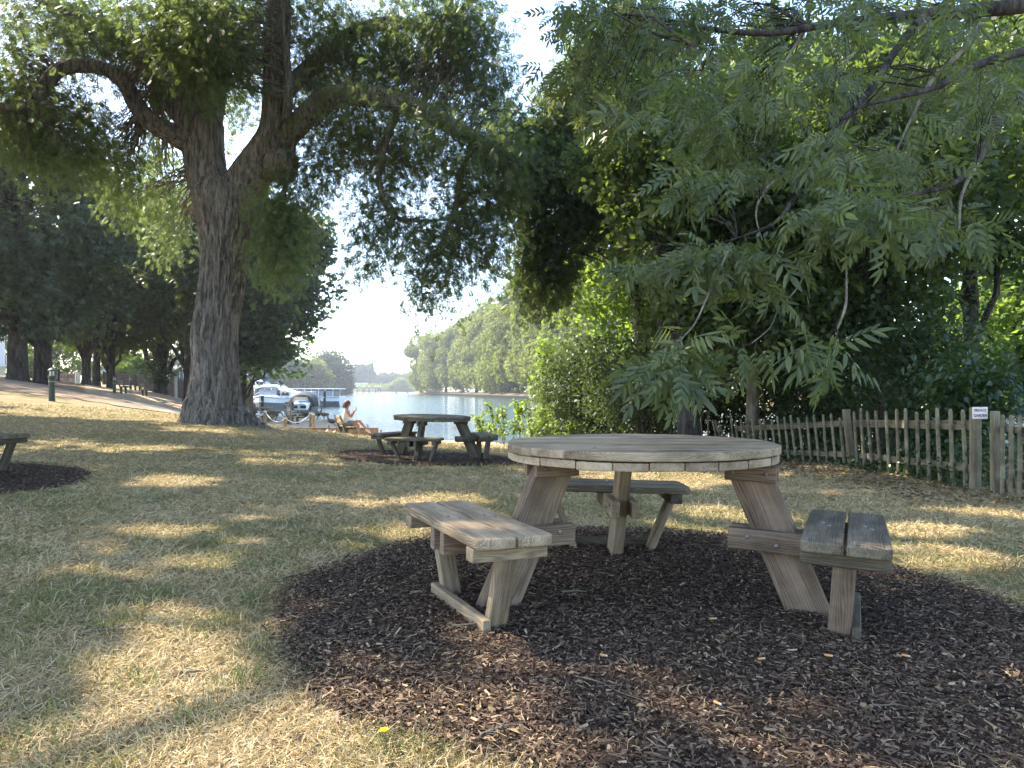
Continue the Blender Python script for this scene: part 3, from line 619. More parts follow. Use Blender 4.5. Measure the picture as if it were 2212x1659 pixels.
lettering('lettering', 'PRIVATE', .046, (0, -.0385, .030), M['red_ink'], sign, sx=.86)
lettering('lettering', 'GARDEN', .046, (0, -.0385, -.030), M['red_ink'], sign, sx=.86)
for q in (.062, -.062): MB().tube([(0, -.036, q), (0, -.039, q), (0, -.041, q)], [.004, .0035, .0015], 6).build('nail', M['steel'], sign)

# ================================================================ TREES
def Z1(x, y, d): return W(x * .25617, y * .25617, d)                       # coordinates on an enlarged view of the left trees
def Z2(x, y, d): return W(475 + x * .25617, y * .25617, d)                 # and of the right trees
def limb(pts, rpx, d0, d1, fn, sub=6):
    ds = np.linspace(d0, d1, len(pts)); P = np.array([fn(x, y, d) for (x, y), d in zip(pts, ds)]); R = np.array([r * .25617 / F * d for r, d in zip(rpx, ds)])
    Pm = smooth_path(P, sub); Rm = np.interp(np.linspace(0, 1, len(Pm)), np.linspace(0, 1, len(R)), R); return Pm, Rm
def twig_mesh(name, segs, m, parent, n=5):
    """Many thin branches of one tree, as one part."""
    VV = []; FF = []; o = 0; A = np.arange(n) * 2 * PI / n
    for P, R in segs:
        T = np.gradient(P, axis=0); T /= np.linalg.norm(T, axis=1)[:, None] + 1e-9; ref = np.array([.31, .2, .93]); k = len(P)
        X = np.cross(T, ref); X /= np.linalg.norm(X, axis=1)[:, None] + 1e-9; Y = np.cross(T, X)
        V = P[:, None] + np.asarray(R)[:, None, None] * (np.cos(A)[None, :, None] * X[:, None] + np.sin(A)[None, :, None] * Y[:, None])
        i = np.arange(k * n).reshape(k, n) + o; nx = np.roll(i, -1, 1); VV.append(V.reshape(-1, 3)); FF.append(np.stack([i[:-1], nx[:-1], nx[1:], i[1:]], -1).reshape(-1, 4)); o += k * n
    return raw_mesh(name, np.concatenate(VV), np.concatenate(FF), m, parent, smooth=True)
def twig(a, b, r0, r1, sag, rng, k=6):
    t = np.linspace(0, 1, k)[:, None]; P = a * (1 - t) + b * t; L = np.linalg.norm(b - a); P[:, 2] += (sag * L * 4 * t * (1 - t))[:, 0]
    P[1:-1] += rng.normal(0, L * .03, (k - 2, 3)); return P, np.linspace(r0, r1, k)
def at_origin(o, base):
    """Moves a mesh built in world space under its thing's Empty at base."""
    o.matrix_parent_inverse = Matrix.Translation(Vector(base) * -1); return o
def clumps(blobs, fn, dens, rng, sub=24, sr=.22, thick=1.):
    P = []; C_ = []; out = []
    for b in blobs:
        x, y, rx, ry, d = b[:5]; k = b[5] if len(b) > 5 else 1.
        n = max(1, int(rx * ry * PI * dens * k / sub)); q = ball(n, rng); dd = d + q[:, 1] * thick * max(rx, ry) * .25617 / F * d
        c = np.array([fn(x + a * rx, y + e * ry, z) for a, e, z in zip(q[:, 0], q[:, 2], dd)]); C_.append(c)
        p = np.repeat(c, sub, 0) + rng.normal(0, sr, (n * sub, 3)) * np.array([1, 1, 1.25]); P.append(p); cen = fn(x, y, d); v = p - cen; out.append(v / (np.linalg.norm(v, axis=1)[:, None] + .1))
    return np.concatenate(P), np.concatenate(C_), np.concatenate(out)

# ---- the big ash ---------------------------------------------------------
def big_ash():
    rng = np.random.default_rng(21); d = 18.; base = np.array([-7.05, d, .1])
    t = thing('ash_tree', 'huge old ash with thick ridged trunk forking into arching limbs', 'tree', base)
    prof = [(1690, 690, 985), (1655, 700, 968), (1620, 712, 955), (1585, 722, 944), (1550, 735, 936), (1500, 745, 929), (1450, 752, 925), (1400, 757, 922), (1300, 754, 921), (1200, 770, 935), (1100, 783, 950), (1000, 788, 966), (900, 784, 988), (830, 768, 1000), (770, 752, 1018), (720, 748, 1030)]
    P = np.array([Z1((a + b) / 2, y, d) for y, a, b in prof]); R = np.array([(b - a) / 2 * .25617 / F * d for y, a, b in prof])
    P[-1, 2] += .02; R[-2:] *= (.93, .72)
    Pm = smooth_path(P, 14); Rm = np.interp(np.linspace(0, 1, len(Pm)), np.linspace(0, 1, len(R)), R)
    o = tube_mesh('trunk', Pm, Rm, M['bark'], t, n=260, ridges=.055, seed=3, flute=.16); at_origin(o, base)
    segs = []
    for a, L, r in ((-.2, 1.3, .09), (-2.6, 1.1, .08)):
        u = np.array([math.cos(a), math.sin(a), 0]); q = [base + u * .45 + np.array([0, 0, .38])]
        for s, h, in ((.66, .16), (.90, .03), (1.1, -.03), (L * 1.1, -.14)): w = base + u * s; q.append(np.array([w[0], w[1], g(w[0], w[1]) + h]))
        Pq = smooth_path(q, 8); segs.append((Pq, np.interp(np.linspace(0, 1, len(Pq)), [0, .4, .75, 1], [r * .8, r * .8, r * .5, r * .2])))
    for Pq, Rq in segs: at_origin(tube_mesh('root', Pq, Rq, M['bark'], t, n=40, ridges=.02, seed=8), base)
    limbs = [  # points, half-widths, depth from, depth to
     ([(850, 800), (822, 740), (806, 690), (795, 600), (778, 500), (762, 400), (735, 250), (705, 100), (690, -100), (650, -420)], [74, 74, 76, 77, 92, 76, 62, 52, 42, 16], 18, 18.3),
     ([(800, 500), (828, 380), (842, 250), (850, 100), (862, -150), (900, -420)], [62, 52, 46, 42, 34, 12], 18.1, 19.2),
     ([(740, 560), (680, 525), (610, 490), (540, 420), (490, 330), (420, 275), (320, 255), (230, 275), (170, 340), (130, 400), (60, 420), (-60, 405)], [45, 42, 37, 33, 30, 28, 27, 26, 24, 20, 15, 9], 18, 15.5),
     ([(735, 470), (680, 410), (600, 300), (520, 200), (440, 140), (330, 80), (200, 20), (60, -60)], [45, 42, 36, 32, 28, 23, 18, 10], 18.1, 20),
     ([(905, 800), (945, 735), (975, 690), (1015, 630), (1055, 560), (1073, 480), (1075, 400), (1080, 250), (1085, 100), (1095, -80), (1120, -380)], [76, 78, 76, 74, 66, 54, 49, 50, 47, 40, 14], 17.95, 17.2),
     ([(1118, 470), (1126, 380), (1122, 260), (1104, 120), (1100, 0)], [20, 18, 16, 13, 8], 17.2, 17),
     ([(1050, 600), (1110, 540), (1160, 490), (1230, 420), (1320, 375), (1430, 370), (1550, 400), (1660, 440), (1760, 490), (1860, 545), (1960, 605), (2040, 650)], [50, 47, 45, 43, 43, 41, 39, 37, 34, 29, 20, 6], 17.9, 15.6),
     ([(1075, 430), (1110, 360), (1180, 290), (1290, 190), (1400, 120), (1520, 90), (1640, 110), (1760, 190), (1830, 300)], [38, 36, 33, 30, 27, 23, 18, 13, 7], 17.7, 19.5),
     ([(1560, 405), (1505, 560), (1480, 700), (1525, 835), (1640, 862), (1750, 855)], [17, 14, 12, 10, 7, 4], 17, 16.2),
     ([(1860, 545), (1800, 680), (1780, 800), (1720, 950), (1650, 1070), (1650, 1200)], [15, 13, 11, 8, 5, 2], 16.4, 16),
     ([(1150, 520), (1140, 640), (1110, 740), (1120, 880), (1130, 1000)], [10, 9, 8, 6, 3], 17.4, 16.5)]
    LP = [Pm]
    for k, (pts, rp, d0, d1) in enumerate(limbs):
        P_, R_ = limb(pts, rp, d0, d1, Z1, 8 if k < 8 else 5); big = rp[0] > 30
        at_origin(tube_mesh('limb', P_, R_, M['bark'], t, n=72 if big else 14, ridges=.02 if big else .004, seed=20 + k), base); LP.append(P_)
    bur = tube_mesh('burl', smooth_path([Z1(1065, 640, 17.6), Z1(1095, 645, 17.45), Z1(1125, 655, 17.4), Z1(1160, 665, 17.4)], 6), [.05] + [1.35, 1.5, 1.35, 1.2, 1.25] * 0 + list(np.interp(np.linspace(0, 1, 18), [0, .2, .6, .9, 1], [.3, .42, .45, .3, .06])), M['bark'], t, n=48, ridges=.05, seed=33); at_origin(bur, base)
    blobs = [(150,60,200,120,19),(380,100,180,150,19.5),(600,90,170,180,17.6),(800,130,180,230,16.6,1.5),(1000,80,150,200,18.6),(1250,80,180,150,18),(1450,210,200,150,19),(1650,120,200,180,18),(1820,100,150,160,17),(1925,250,70,150,17,.8),(1800,330,160,130,18),(1550,300,170,110,18),(1300,270,150,110,19),(1180,350,100,110,19),(960,300,80,150,20,.8),(560,270,110,110,18,.9),(330,150,200,90,18),(1930,420,70,80,16.6),
     (60,300,120,170,17),(200,450,170,130,16.5,.8),(60,500,120,130,16.5),(330,400,80,120,17,.5),(250,600,110,80,16.4,.8),(430,560,70,150,18,.9),(545,560,60,110,18.5),(610,430,35,60,19,.6),(330,560,90,130,16.6,.8),(480,720,90,130,18.6),(150,610,100,50,16.2,.6),(600,690,70,160,20.5),(660,880,80,140,21.5),
     (1100,800,100,100,16.8),(1080,900,90,110,16.6),(1140,980,90,80,16.6),(1080,1085,50,40,16.5),(1180,720,90,60,17),(1250,650,100,80,17.4),(1235,740,50,40,17,.7),(1040,1000,40,70,16.8),
     (1300,510,130,110,18.4,.8),(1420,470,130,90,18.6),(1500,560,140,100,17.8),(1650,560,130,100,17.6),(1400,620,110,70,17.5,.9),(1560,650,90,70,17),(1780,640,120,80,17),(1900,580,110,90,16.4),(1960,700,70,100,16.2),
     (1470,735,100,60,17,.9),(1425,850,80,60,16.6,.9),(1440,970,90,60,16.4),(1400,1045,45,40,16.3),(1560,820,110,60,16.6),(1600,925,120,75,16.4),(1720,905,110,70,16.3),(1840,830,110,90,16.2),(1900,930,80,90,16.2),(1800,1000,100,70,16.1),(1680,1030,100,60,16.1),(1640,1115,75,50,16.),(1740,1130,60,45,16.),(1650,1215,26,40,16.),(1890,1020,50,45,16.1),(1850,740,110,70,16.6),(1960,840,50,80,16.3,.8),(1320,400,110,60,16.4,.4),(1460,410,120,60,16.0,.5),(1610,450,120,60,15.6,.6),(1760,520,110,60,15.2,.8),(1900,590,90,60,14.9),(1130,420,60,80,16.4,.3),(925,420,55,110,20.5,.9),(890,590,35,70,20.5,1.),(2010,610,70,60,15.4),(960,300,60,90,20.5,.6),(700,200,110,130,16.4,.7),(820,300,80,90,16.6,.5)]
    Pl, Cc, out = clumps(blobs, Z1, .0185, rng, 10, .25, 1.1)
    Vd = droopy(len(Pl), rng, .75, out, .5); V, Fq = pinnate(5, .34, .088, 52, .2)
    o = leaves('crown', Pl, Vd, rng.uniform(.19, .31, len(Pl)), (V, Fq), M['leaf_ash'], t, .6, rng); at_origin(o, base)
    LPa = np.concatenate([p[len(p) // 4:] for p in LP[1:]]); tw = []
    for c in Cc[rng.random(len(Cc)) < .5]:
        j = np.argmin(((LPa - c) ** 2).sum(1)); a = LPa[j]
        if np.linalg.norm(a - c) > .25: tw.append(twig(a, c, .006 + .006 * np.linalg.norm(a - c), .004, rng.uniform(-.02, .12), rng))
    at_origin(twig_mesh('crown_branches', tw, M['bark'], t), base)
    # unseen leaves added above the picture to shade the lawn, left out over sun patches
    N = 52000; qx = rng.uniform(-17, 9.5, N); qy = rng.uniform(.0, 18, N); h = 8.2 + 7 * rng.random(N) ** 1.2 + .0 * qy
    cl = fbm(np.stack([qx * .55 + h * .2, qy * .55, h * .3], -1), 2)
    k = (rng.random(N) > lit(qx, qy, .12) * 1.02) & (rng.random(N) < sstep(.22, .45, cl))
    k &= rng.random(N) < np.where(qx > 3.5, .9, 1)
    k &= (qy < np.where(qx > -5, 11.5, 19)) | (rng.random(N) < .3)
    P3 = np.stack([qx + S[0] * h / S[2], qy + S[1] * h / S[2], h], -1); k &= ((P3[:, 2] - H) / np.maximum(P3[:, 1], .01) > .60) | (np.abs(P3[:, 0]) / np.maximum(P3[:, 1], .01) > .78)
    dv = droopy(N, rng, .1); sz = rng.uniform(.36, .52, N); tip = P3 + dv / np.linalg.norm(dv, axis=1)[:, None] * sz[:, None]
    for w in (.5, 1.): p = P3 * (1 - w) + tip * w; p = p - S * (p[:, 2] / S[2])[:, None]; k &= rng.random(N) > lit(p[:, 0], p[:, 1], .16) * 1.05
    P3, dv, sz = P3[k], dv[k], sz[k]; own = np.where(P3[:, 0] > -1.5, 1, np.where(np.hypot(P3[:, 0] + 7, P3[:, 1] - 18) < 9.5, 0, 2)); rest = []
    for w in (0, 1, 2): rest.append((P3[own == w], dv[own == w], sz[own == w]))
    o = leaves('shade_crown', *rest[0], pinnate(3, .5, .24, 50, .1), M['leaf_ash'], t, .35, rng); at_origin(o, base)
    return rest
P_over = big_ash()

def leaflet2(L, w):      # pointed leaflet, folded along its midrib, as two quads
    return np.array([(0,0,0),(.28*L,-.46*w,.10*w),(.66*L,-.40*w,.06*w),(L,0,-.06*L),(0,0,0),(L,0,-.06*L),(.66*L,.40*w,.06*w),(.28*L,.46*w,.10*w)], float)
def pinnate_fine(pairs=4, ll=.33, lw=.112, ang=50, droop=.3, stalk=.22):
    V = []
    def put(q, a, x, dz):
        R = np.array([(math.cos(a), -math.sin(a), 0), (math.sin(a), math.cos(a), 0), (0, 0, 1)]); q = q @ R.T; q[:, 2] -= droop * np.hypot(q[:, 0], q[:, 1]); q[:, 0] += x; q[:, 2] -= dz; V.append(q)
    for k in range(pairs):
        x = stalk + (1 - stalk - ll * .6) * k / max(pairs - 1, 1)
        for s in (-1, 1): put(leaflet2(ll * (1 - .1 * abs(k - 1.6)), lw), math.radians(ang - 5 * k) * s, x, .18 * x * x)
    put(leaflet2(ll * 1.12, lw * 1.1), 0, 1 - ll * .55, .18)
    for k in range(4):
        a, b = k / 4 * .9, (k + 1) / 4 * .9; V.append(np.array([(a, -.006, -.18 * a * a), (b, -.005, -.18 * b * b), (b, .005, -.18 * b * b), (a, .006, -.18 * a * a)]))
    V = np.concatenate(V); return V, np.arange(len(V)).reshape(-1, 4)

# ---- the ash hanging in from the right, its trunk outside the picture -----
def hanging_ash():
    rng = np.random.default_rng(31); base = np.array([8.6, 4.6, g(8.6, 4.6) - .05])
    t = thing('hanging_ash_tree', 'ash whose low leafy branches hang close in front of the fence and hedge', 'tree', base)
    trunk = smooth_path([base, base + (0, .05, 1.5), base + (-.1, .15, 3.2), base + (-.1, .5, 5), base + (.2, .9, 8), base + (.3, 1.2, 11)], 8)
    at_origin(tube_mesh('trunk', trunk, np.interp(np.linspace(0, 1, len(trunk)), [0, .1, .5, 1], [.42, .33, .25, .08]), M['bark'], t, n=80, ridges=.02), base)
    defs = [([(2350, -40), (2143, 20), (1950, 40), (1700, 62), (1400, 92), (1150, 130), (900, 110), (640, 60), (420, 60)], [34, 30, 26, 21, 16, 12, 9, 6, 3], 6.2, 5.6),
     ([(1760, 50), (1640, 200), (1560, 330), (1440, 470), (1350, 590), (1260, 740), (1180, 860), (1020, 930), (900, 960)], [17, 15, 14, 12, 10, 8, 6, 4, 2], 6.0, 3.6),
     ([(2350, 300), (2100, 400), (2020, 520), (1950, 640), (1860, 720), (1700, 760), (1540, 790), (1440, 830)], [26, 22, 18, 15, 11, 8, 5, 3], 5.8, 3.4),
     ([(2350, 150), (2143, 200), (1950, 260), (1800, 340), (1650, 380), (1500, 420), (1380, 500)], [20, 18, 15, 12, 9, 6, 3], 6, 4.6),
     ([(700, 70), (790, 140), (860, 185), (890, 275)], [7, 6, 5, 3], 5.2, 4.8), ([(540, 50), (700, 130), (850, 170)], [3, 5, 7], 5.2, 5.2),
     ([(1165, 705), (1110, 780), (1098, 850), (1122, 940)], [6, 5, 4, 2], 4.5, 4.2), ([(1450, 1000), (1450, 1090), (1447, 1190), (1415, 1285)], [3, 4, 5, 3], 3.6, 3.3),
     ([(1000, 960), (945, 1070), (905, 1160), (860, 1260), (800, 1330)], [4, 4, 3, 3, 2], 3.7, 3.3), ([(1330, 980), (1260, 1120), (1190, 1200), (1150, 1280), (1080, 1340)], [4, 4, 3, 3, 2], 3.9, 3.5),
     ([(1130, 1180), (1050, 1160), (960, 1165)], [3, 2, 1], 3.8, 3.8), ([(2000, 60), (1900, 200), (1780, 320), (1700, 470), (1640, 600)], [12, 10, 8, 6, 3], 6.5, 6.2), ([(1300, 100), (1200, 260), (1130, 400), (1090, 560)], [7, 6, 4, 2], 6, 5.6), ([(1960, 640), (1900, 760), (1890, 900)], [8, 6, 3], 4.6, 4.2)]
    LP = []
    for k, (pts, rp, d0, d1) in enumerate(defs):
        P_, R_ = limb(pts, rp, d0, d1, Z2, 7)
        if k in (0, 2, 3): P_ = np.vstack([smooth_path([trunk[26 if k == 0 else 20], (trunk[26 if k == 0 else 20] + P_[0]) / 2 + (0, 0, .3), P_[0]], 5)[:-1], P_]); R_ = np.r_[np.linspace(R_[0] * 1.8, R_[0], len(P_) - len(R_)), R_]
        at_origin(tube_mesh('limb', P_, R_, M['bark_dark'] if k < 6 else M['bark_pale'], t, n=18, ridges=.002, seed=50 + k), base); LP.append(P_)
    front = [(1340,850,110,50,3.4,9),(1480,800,130,70,3.3,14),(1470,760,100,50,3.5,9),(1570,880,70,60,3.3,7),(1420,900,60,70,3.5,6),(950,965,130,55,3.6,14),(850,1010,90,50,3.6,9),(1000,1020,70,40,3.6,6),(640,1060,40,55,3.6,5),(610,1000,40,40,3.7,3),(1200,1000,80,35,3.6,7),(790,1400,70,70,3.25,13),(720,1430,55,35,3.25,6),(830,1340,60,50,3.3,7),(800,1470,40,40,3.25,4),(1050,1385,70,50,3.5,8),(1010,1420,40,35,3.5,3),(1390,1360,60,70,3.3,8),(1400,1430,40,40,3.3,3),(1290,1340,40,40,3.3,3),(1130,1130,70,70,3.8,6),(1050,1100,40,40,3.8,3),(1400,590,60,60,3.8,7),(1390,540,50,40,3.9,5),(1140,250,70,35,4.,6),(1160,380,80,45,4.,6),(900,520,90,60,4.2,9),(1000,500,60,50,4.2,5),(800,700,90,60,4.,8),(950,690,90,50,4.,8),(870,760,60,50,4.,5),(1700,500,70,60,4.2,6),(1860,870,90,60,3.6,5),(1950,900,80,60,3.7,4),(1880,950,80,60,3.9,4)]
    Pl = []; Dl = []
    for (x, y, rx, ry, d, n) in front:
        q = ball(int(n * 2.0), rng); Pl.append(np.array([Z2(x + a * rx, y + e * ry - 18, d + b * .25) for a, b, e in q])); dd = q * (1, .5, .35) + rng.normal(0, .5, q.shape) + (-.25, 0, -.6); Dl.append(dd)
    mass = []
    for k in range(135):       # the curtain of leaves above
        x = rng.uniform(430, 2180); y = rng.uniform(-40, 860) * (1 if x > 500 else .55)
        if y > 430 + .35 * (x - 330): continue
        if rng.random() < .25 and x > 1500 and 500 < y: continue
        mass.append((x, y, rng.uniform(60, 110), rng.uniform(35, 80), rng.uniform(4.2, 8.5)))
    mass += [(350,70,90,60,5.2),(430,110,80,60,5.4),(520,60,80,60,5),(340,20,50,30,5.1),(150,370,25,40,5.4),(300,300,40,50,5.6),(330,300,80,60,5.6),(440,240,80,60,5.8)]
    for (x, y, rx, ry, d) in mass:
        n = int(rx * ry / 900 * 2.6 * (d / 5) ** 1.2) + 3; q = ball(n, rng); Pl.append(np.array([Z2(x + a * rx, y + e * ry, d + b * .35) for a, b, e in q])); Dl.append(q * (.9, .6, .3) + rng.normal(0, .65, q.shape) + (-.1, 0, -.5))
    Pl = np.concatenate(Pl); Dl = np.concatenate(Dl)
    pick = rng.integers(0, 4, len(Pl))
    for w, tm in enumerate((pinnate_fine(), pinnate_fine(3, .40, .135, 58, .5), pinnate_fine(5, .29, .092, 44, .15), pinnate_fine(4, .34, .10, 62, .75, .3))): at_origin(leaves('crown', Pl[pick == w], Dl[pick == w], rng.uniform(.13, .245, (pick == w).sum()), tm, M['leaf_near'], t, .8, rng), base)
    LPa = np.concatenate(LP); tw = []
    for c in Pl[rng.random(len(Pl)) < .12]:
        a = LPa[np.argmin(((LPa - c) ** 2).sum(1))]; L = np.linalg.norm(a - c)
        if .1 < L < 2.2: tw.append(twig(a, c, .002 + .0035 * L, .0016, rng.uniform(0, .15), rng))
    at_origin(twig_mesh('crown_branches', tw, M['bark_dark'], t), base)
    at_origin(leaves('shade_crown', *P_over[1], pinnate(3, .5, .24, 50, .1), M['leaf_near'], t, .35, rng), base)
    b2 = np.array([-12.8, 6.2, g(-12.8, 6.2) - .05]); t2_ = thing('shade_ash_tree', 'unseen ash added beyond the view to shade the grass', 'tree', b2); P = smooth_path([b2, b2 + (0, .1, 2), b2 + (.2, .2, 5), b2 + (-.3, .3, 9), b2 + (-.6, .5, 13)], 8)  # unseen tree added to carry shade leaves beside the view
    at_origin(tube_mesh('trunk', P, np.interp(np.linspace(0, 1, len(P)), [0, .1, .6, 1], [.75, .5, .36, .1]), M['bark'], t2_, n=80, ridges=.025, seed=6), b2)
    at_origin(leaves('shade_crown', *P_over[2], pinnate(3, .5, .24, 50, .1), M['leaf_ash'], t2_, .35, rng), b2)
    at_origin(twig_mesh('branches', [twig(P[rng.integers(20, len(P))], q, .09, .012, .06, rng, 8) for q in P_over[2][0][rng.permutation(len(P_over[2][0]))[:60]]], M['bark'], t2_, 6), b2)
hanging_ash()

# ---- generic broad-leaved tree -------------------------------------------
def lobed(center, radii, nl, lr, per, rng, drop=0., shell=.75, flat=.8, keep=None):
    c = ball(nl, rng, .45) * np.array(radii) + np.array(center); r = lr * rng.uniform(.65, 1.25, nl); P = []; O = []
    for k in range(nl):
        q = ball(per, rng, shell); p = c[k] + q * r[k] * np.array([1, 1, flat]); 
        if drop: p[:, 2] -= drop * rng.random(per) ** 2 * r[k]
        P.append(p); O.append(q)
    P = np.concatenate(P); O = np.concatenate(O)
    if keep is not None: m_ = keep(P); P, O = P[m_], O[m_]
    return P, O, c
def tree(name, label, base, trunk_pts, trunk_r, crown, tmpl, size, m, bark, rng, down=.4, amt=.8, group=None, roll=.5, limbs=10, n=28, ridges=.012):
    base = np.array(base, float); t = thing(name, label, 'tree', base, 0, group)
    P = smooth_path([np.array(q, float) for q in trunk_pts], 7); R = np.interp(np.linspace(0, 1, len(P)), np.linspace(0, 1, len(trunk_r)), trunk_r)
    tube_mesh('trunk', P, R, bark, t, n=n, ridges=ridges, seed=rng.integers(50))
    Pl, O, cs = crown
    leaves('crown', Pl, droopy(len(Pl), rng, down, O, amt), rng.uniform(size * .75, size * 1.25, len(Pl)), tmpl, m, t, roll, rng)
    if limbs:
        up = P[len(P) // 3:]; tw = []
        for c in cs[rng.permutation(len(cs))[:limbs]]:
            cand = up[up[:, 2] < max(c[2] - .2, up[0, 2] + .1)]; a = cand[rng.integers(len(cand))] if len(cand) else up[0]
            tw.append(twig(a, c, max(trunk_r) * .34, max(trunk_r) * .06, .05, rng, 8))
        twig_mesh('branches', tw, bark, t, 6)
    return t

def left_trees():
    rng = np.random.default_rng(41)
    def chest(label, x, y, tr, ch, rad, hgt, seed, low=2.6, m='leaf_dark', nl=64, ivy=False, lean=.3, per=150, cx=0.):
        r = np.random.default_rng(seed); b = (x, y, g(x, y) - .1)
        cr = lobed((cx, 0, (low + hgt) / 2 + .5), (rad, rad, (hgt - low) / 2), nl, rad * .34, per, r, .5, .55, .75, keep=lambda P: P[:, 2] > low + .5 * np.sin(P[:, 0] * 1.7 + seed))
        Pw = cr[0] + np.array(b); qw = Pw - S * ((Pw[:, 2] - .4) / S[2])[:, None]; kk = r.random(len(Pw)) > lit(qw[:, 0], qw[:, 1], .25); cr = (cr[0][kk], cr[1][kk], cr[2])
        t = tree('chestnut_tree', label, b, [(0, 0, 0), (.02, 0, .5), (.1 * lean, 0, 2), (lean * .4, .1, 4.5), (lean, 0, hgt * .8)], [tr * 1.5, tr * 1.08, tr, tr * .85, tr * .25], cr, palmate(6), .27 * (y / 40) ** .6, M[m], M['bark_dark'], r, .7, .7, None, .45, 12)
        if ivy:
            q = r.normal(size=(1500, 3)); a = r.uniform(0, 2 * PI, 1500); h = r.uniform(.9, 4.5, 1500); rr = tr * 1.1 + .75 * np.abs(r.normal(size=1500)) * sstep(4.6, 2, h) * sstep(.7, 2, h)
            leaves('ivy', np.stack([rr * np.cos(a), rr * np.sin(a), h], -1), droopy(1500, r, .6), .28, single(), M['leaf_ivy'], t, .5, r)
        return t
    chest('broad chestnut trunk nearest the white railings at the edge of the slope', -26.4, 38, .46, 0, 5.5, 15, 1, 2.5)
    chest('second chestnut from the edge, in front of the bin', -26.7, 40.5, .42, 0, 5.2, 15, 2, 2.6)
    chest('slimmer chestnut standing alone in front of the garlanded gate', -29.9, 50, .27, 0, 5, 14, 3, 2.9)
    chest('thin chestnut, first of a close pair by the brown fence end', -32.1, 55, .26, 0, 4.6, 14, 4, 2.9, 'leaf_mid')
    chest('thin chestnut, second of a close pair by the brown fence end', -31.2, 55.4, .28, 0, 4.6, 14, 5, 2.9, 'leaf_mid')
    chest('chestnut with its trunk wrapped in dark ivy beside the brown fence', -30.6, 62, .5, 0, 6.5, 16, 6, 3.0, 'leaf_mid', 80, True)
    chest('dense dark chestnut behind the big ash with skirts reaching down to the boats', -18.9, 47, .4, 0, 4.7, 15.4, 7, 3.3, 'leaf_dark', 150, per=190, cx=1.9)
    chest('tall maple of yellow green leaves behind the arching ash limb', -26, 57, .3, 0, 5.6, 19, 8, 4.2, 'leaf_mid', 44)
    chest('tall dark chestnut rising over the brown fence', -25, 66, .3, 0, 6, 19, 10, 4, 'leaf_mid', 40)
    chest('unseen chestnut added at the top of the slope to shade it', -31.5, 31, .5, 0, 6.5, 16, 21, 3)  # unseen tree added outside the view to shade the slope
    chest('unseen chestnut added high on the slope beside the white house for shade', -37, 41, .5, 0, 6.2, 16, 22, 3)  # second unseen shade caster, added for the upper slope
    for k, (x, y, r_, h, m, lb) in enumerate([(-46, 82, 3.6, 6.0, 'leaf_bright', 'sunlit pale green shrub between the chestnut trunks'), (-42.5, 80, 2.0, 3.6, 'leaf_bright', 'low yellow green shrub behind the garlanded gate'), (-52, 80, 3.4, 6.5, 'leaf_mid', 'darker shrub behind the bin'), (-57.5, 84, 4.2, 9.5, 'leaf_dark', 'tall dark bush seen between the two thick chestnut trunks'), (-60, 88, 4, 4.5, 'leaf_bright', 'clipped bright hedge bush behind the white posts'), (-38, 92, 3.5, 6, 'leaf_mid', 'green shrub above the blue banner')]):
        r = np.random.default_rng(80 + k); b = np.array([x, y, g(x, y) - .2 if y < 96 else 0.])
        t = thing('shrub', lb, 'shrub', b); c = lobed((0, 0, h / 2), (r_, r_, h / 2.2), 26, r_ * .42, 130, r, .3, .6, .9)
        leaves('foliage', c[0], droopy(len(c[0]), r, .4, c[1], .8), .42, tuft(3, 2), M[m], t, .5, r)
        tube_mesh('stem', smooth_path([(0, 0, 0), (.1, 0, h * .3), (0, .1, h * .6)], 5), np.linspace(.16, .05, 11), M['bark_dark'], t, n=8)
left_trees()

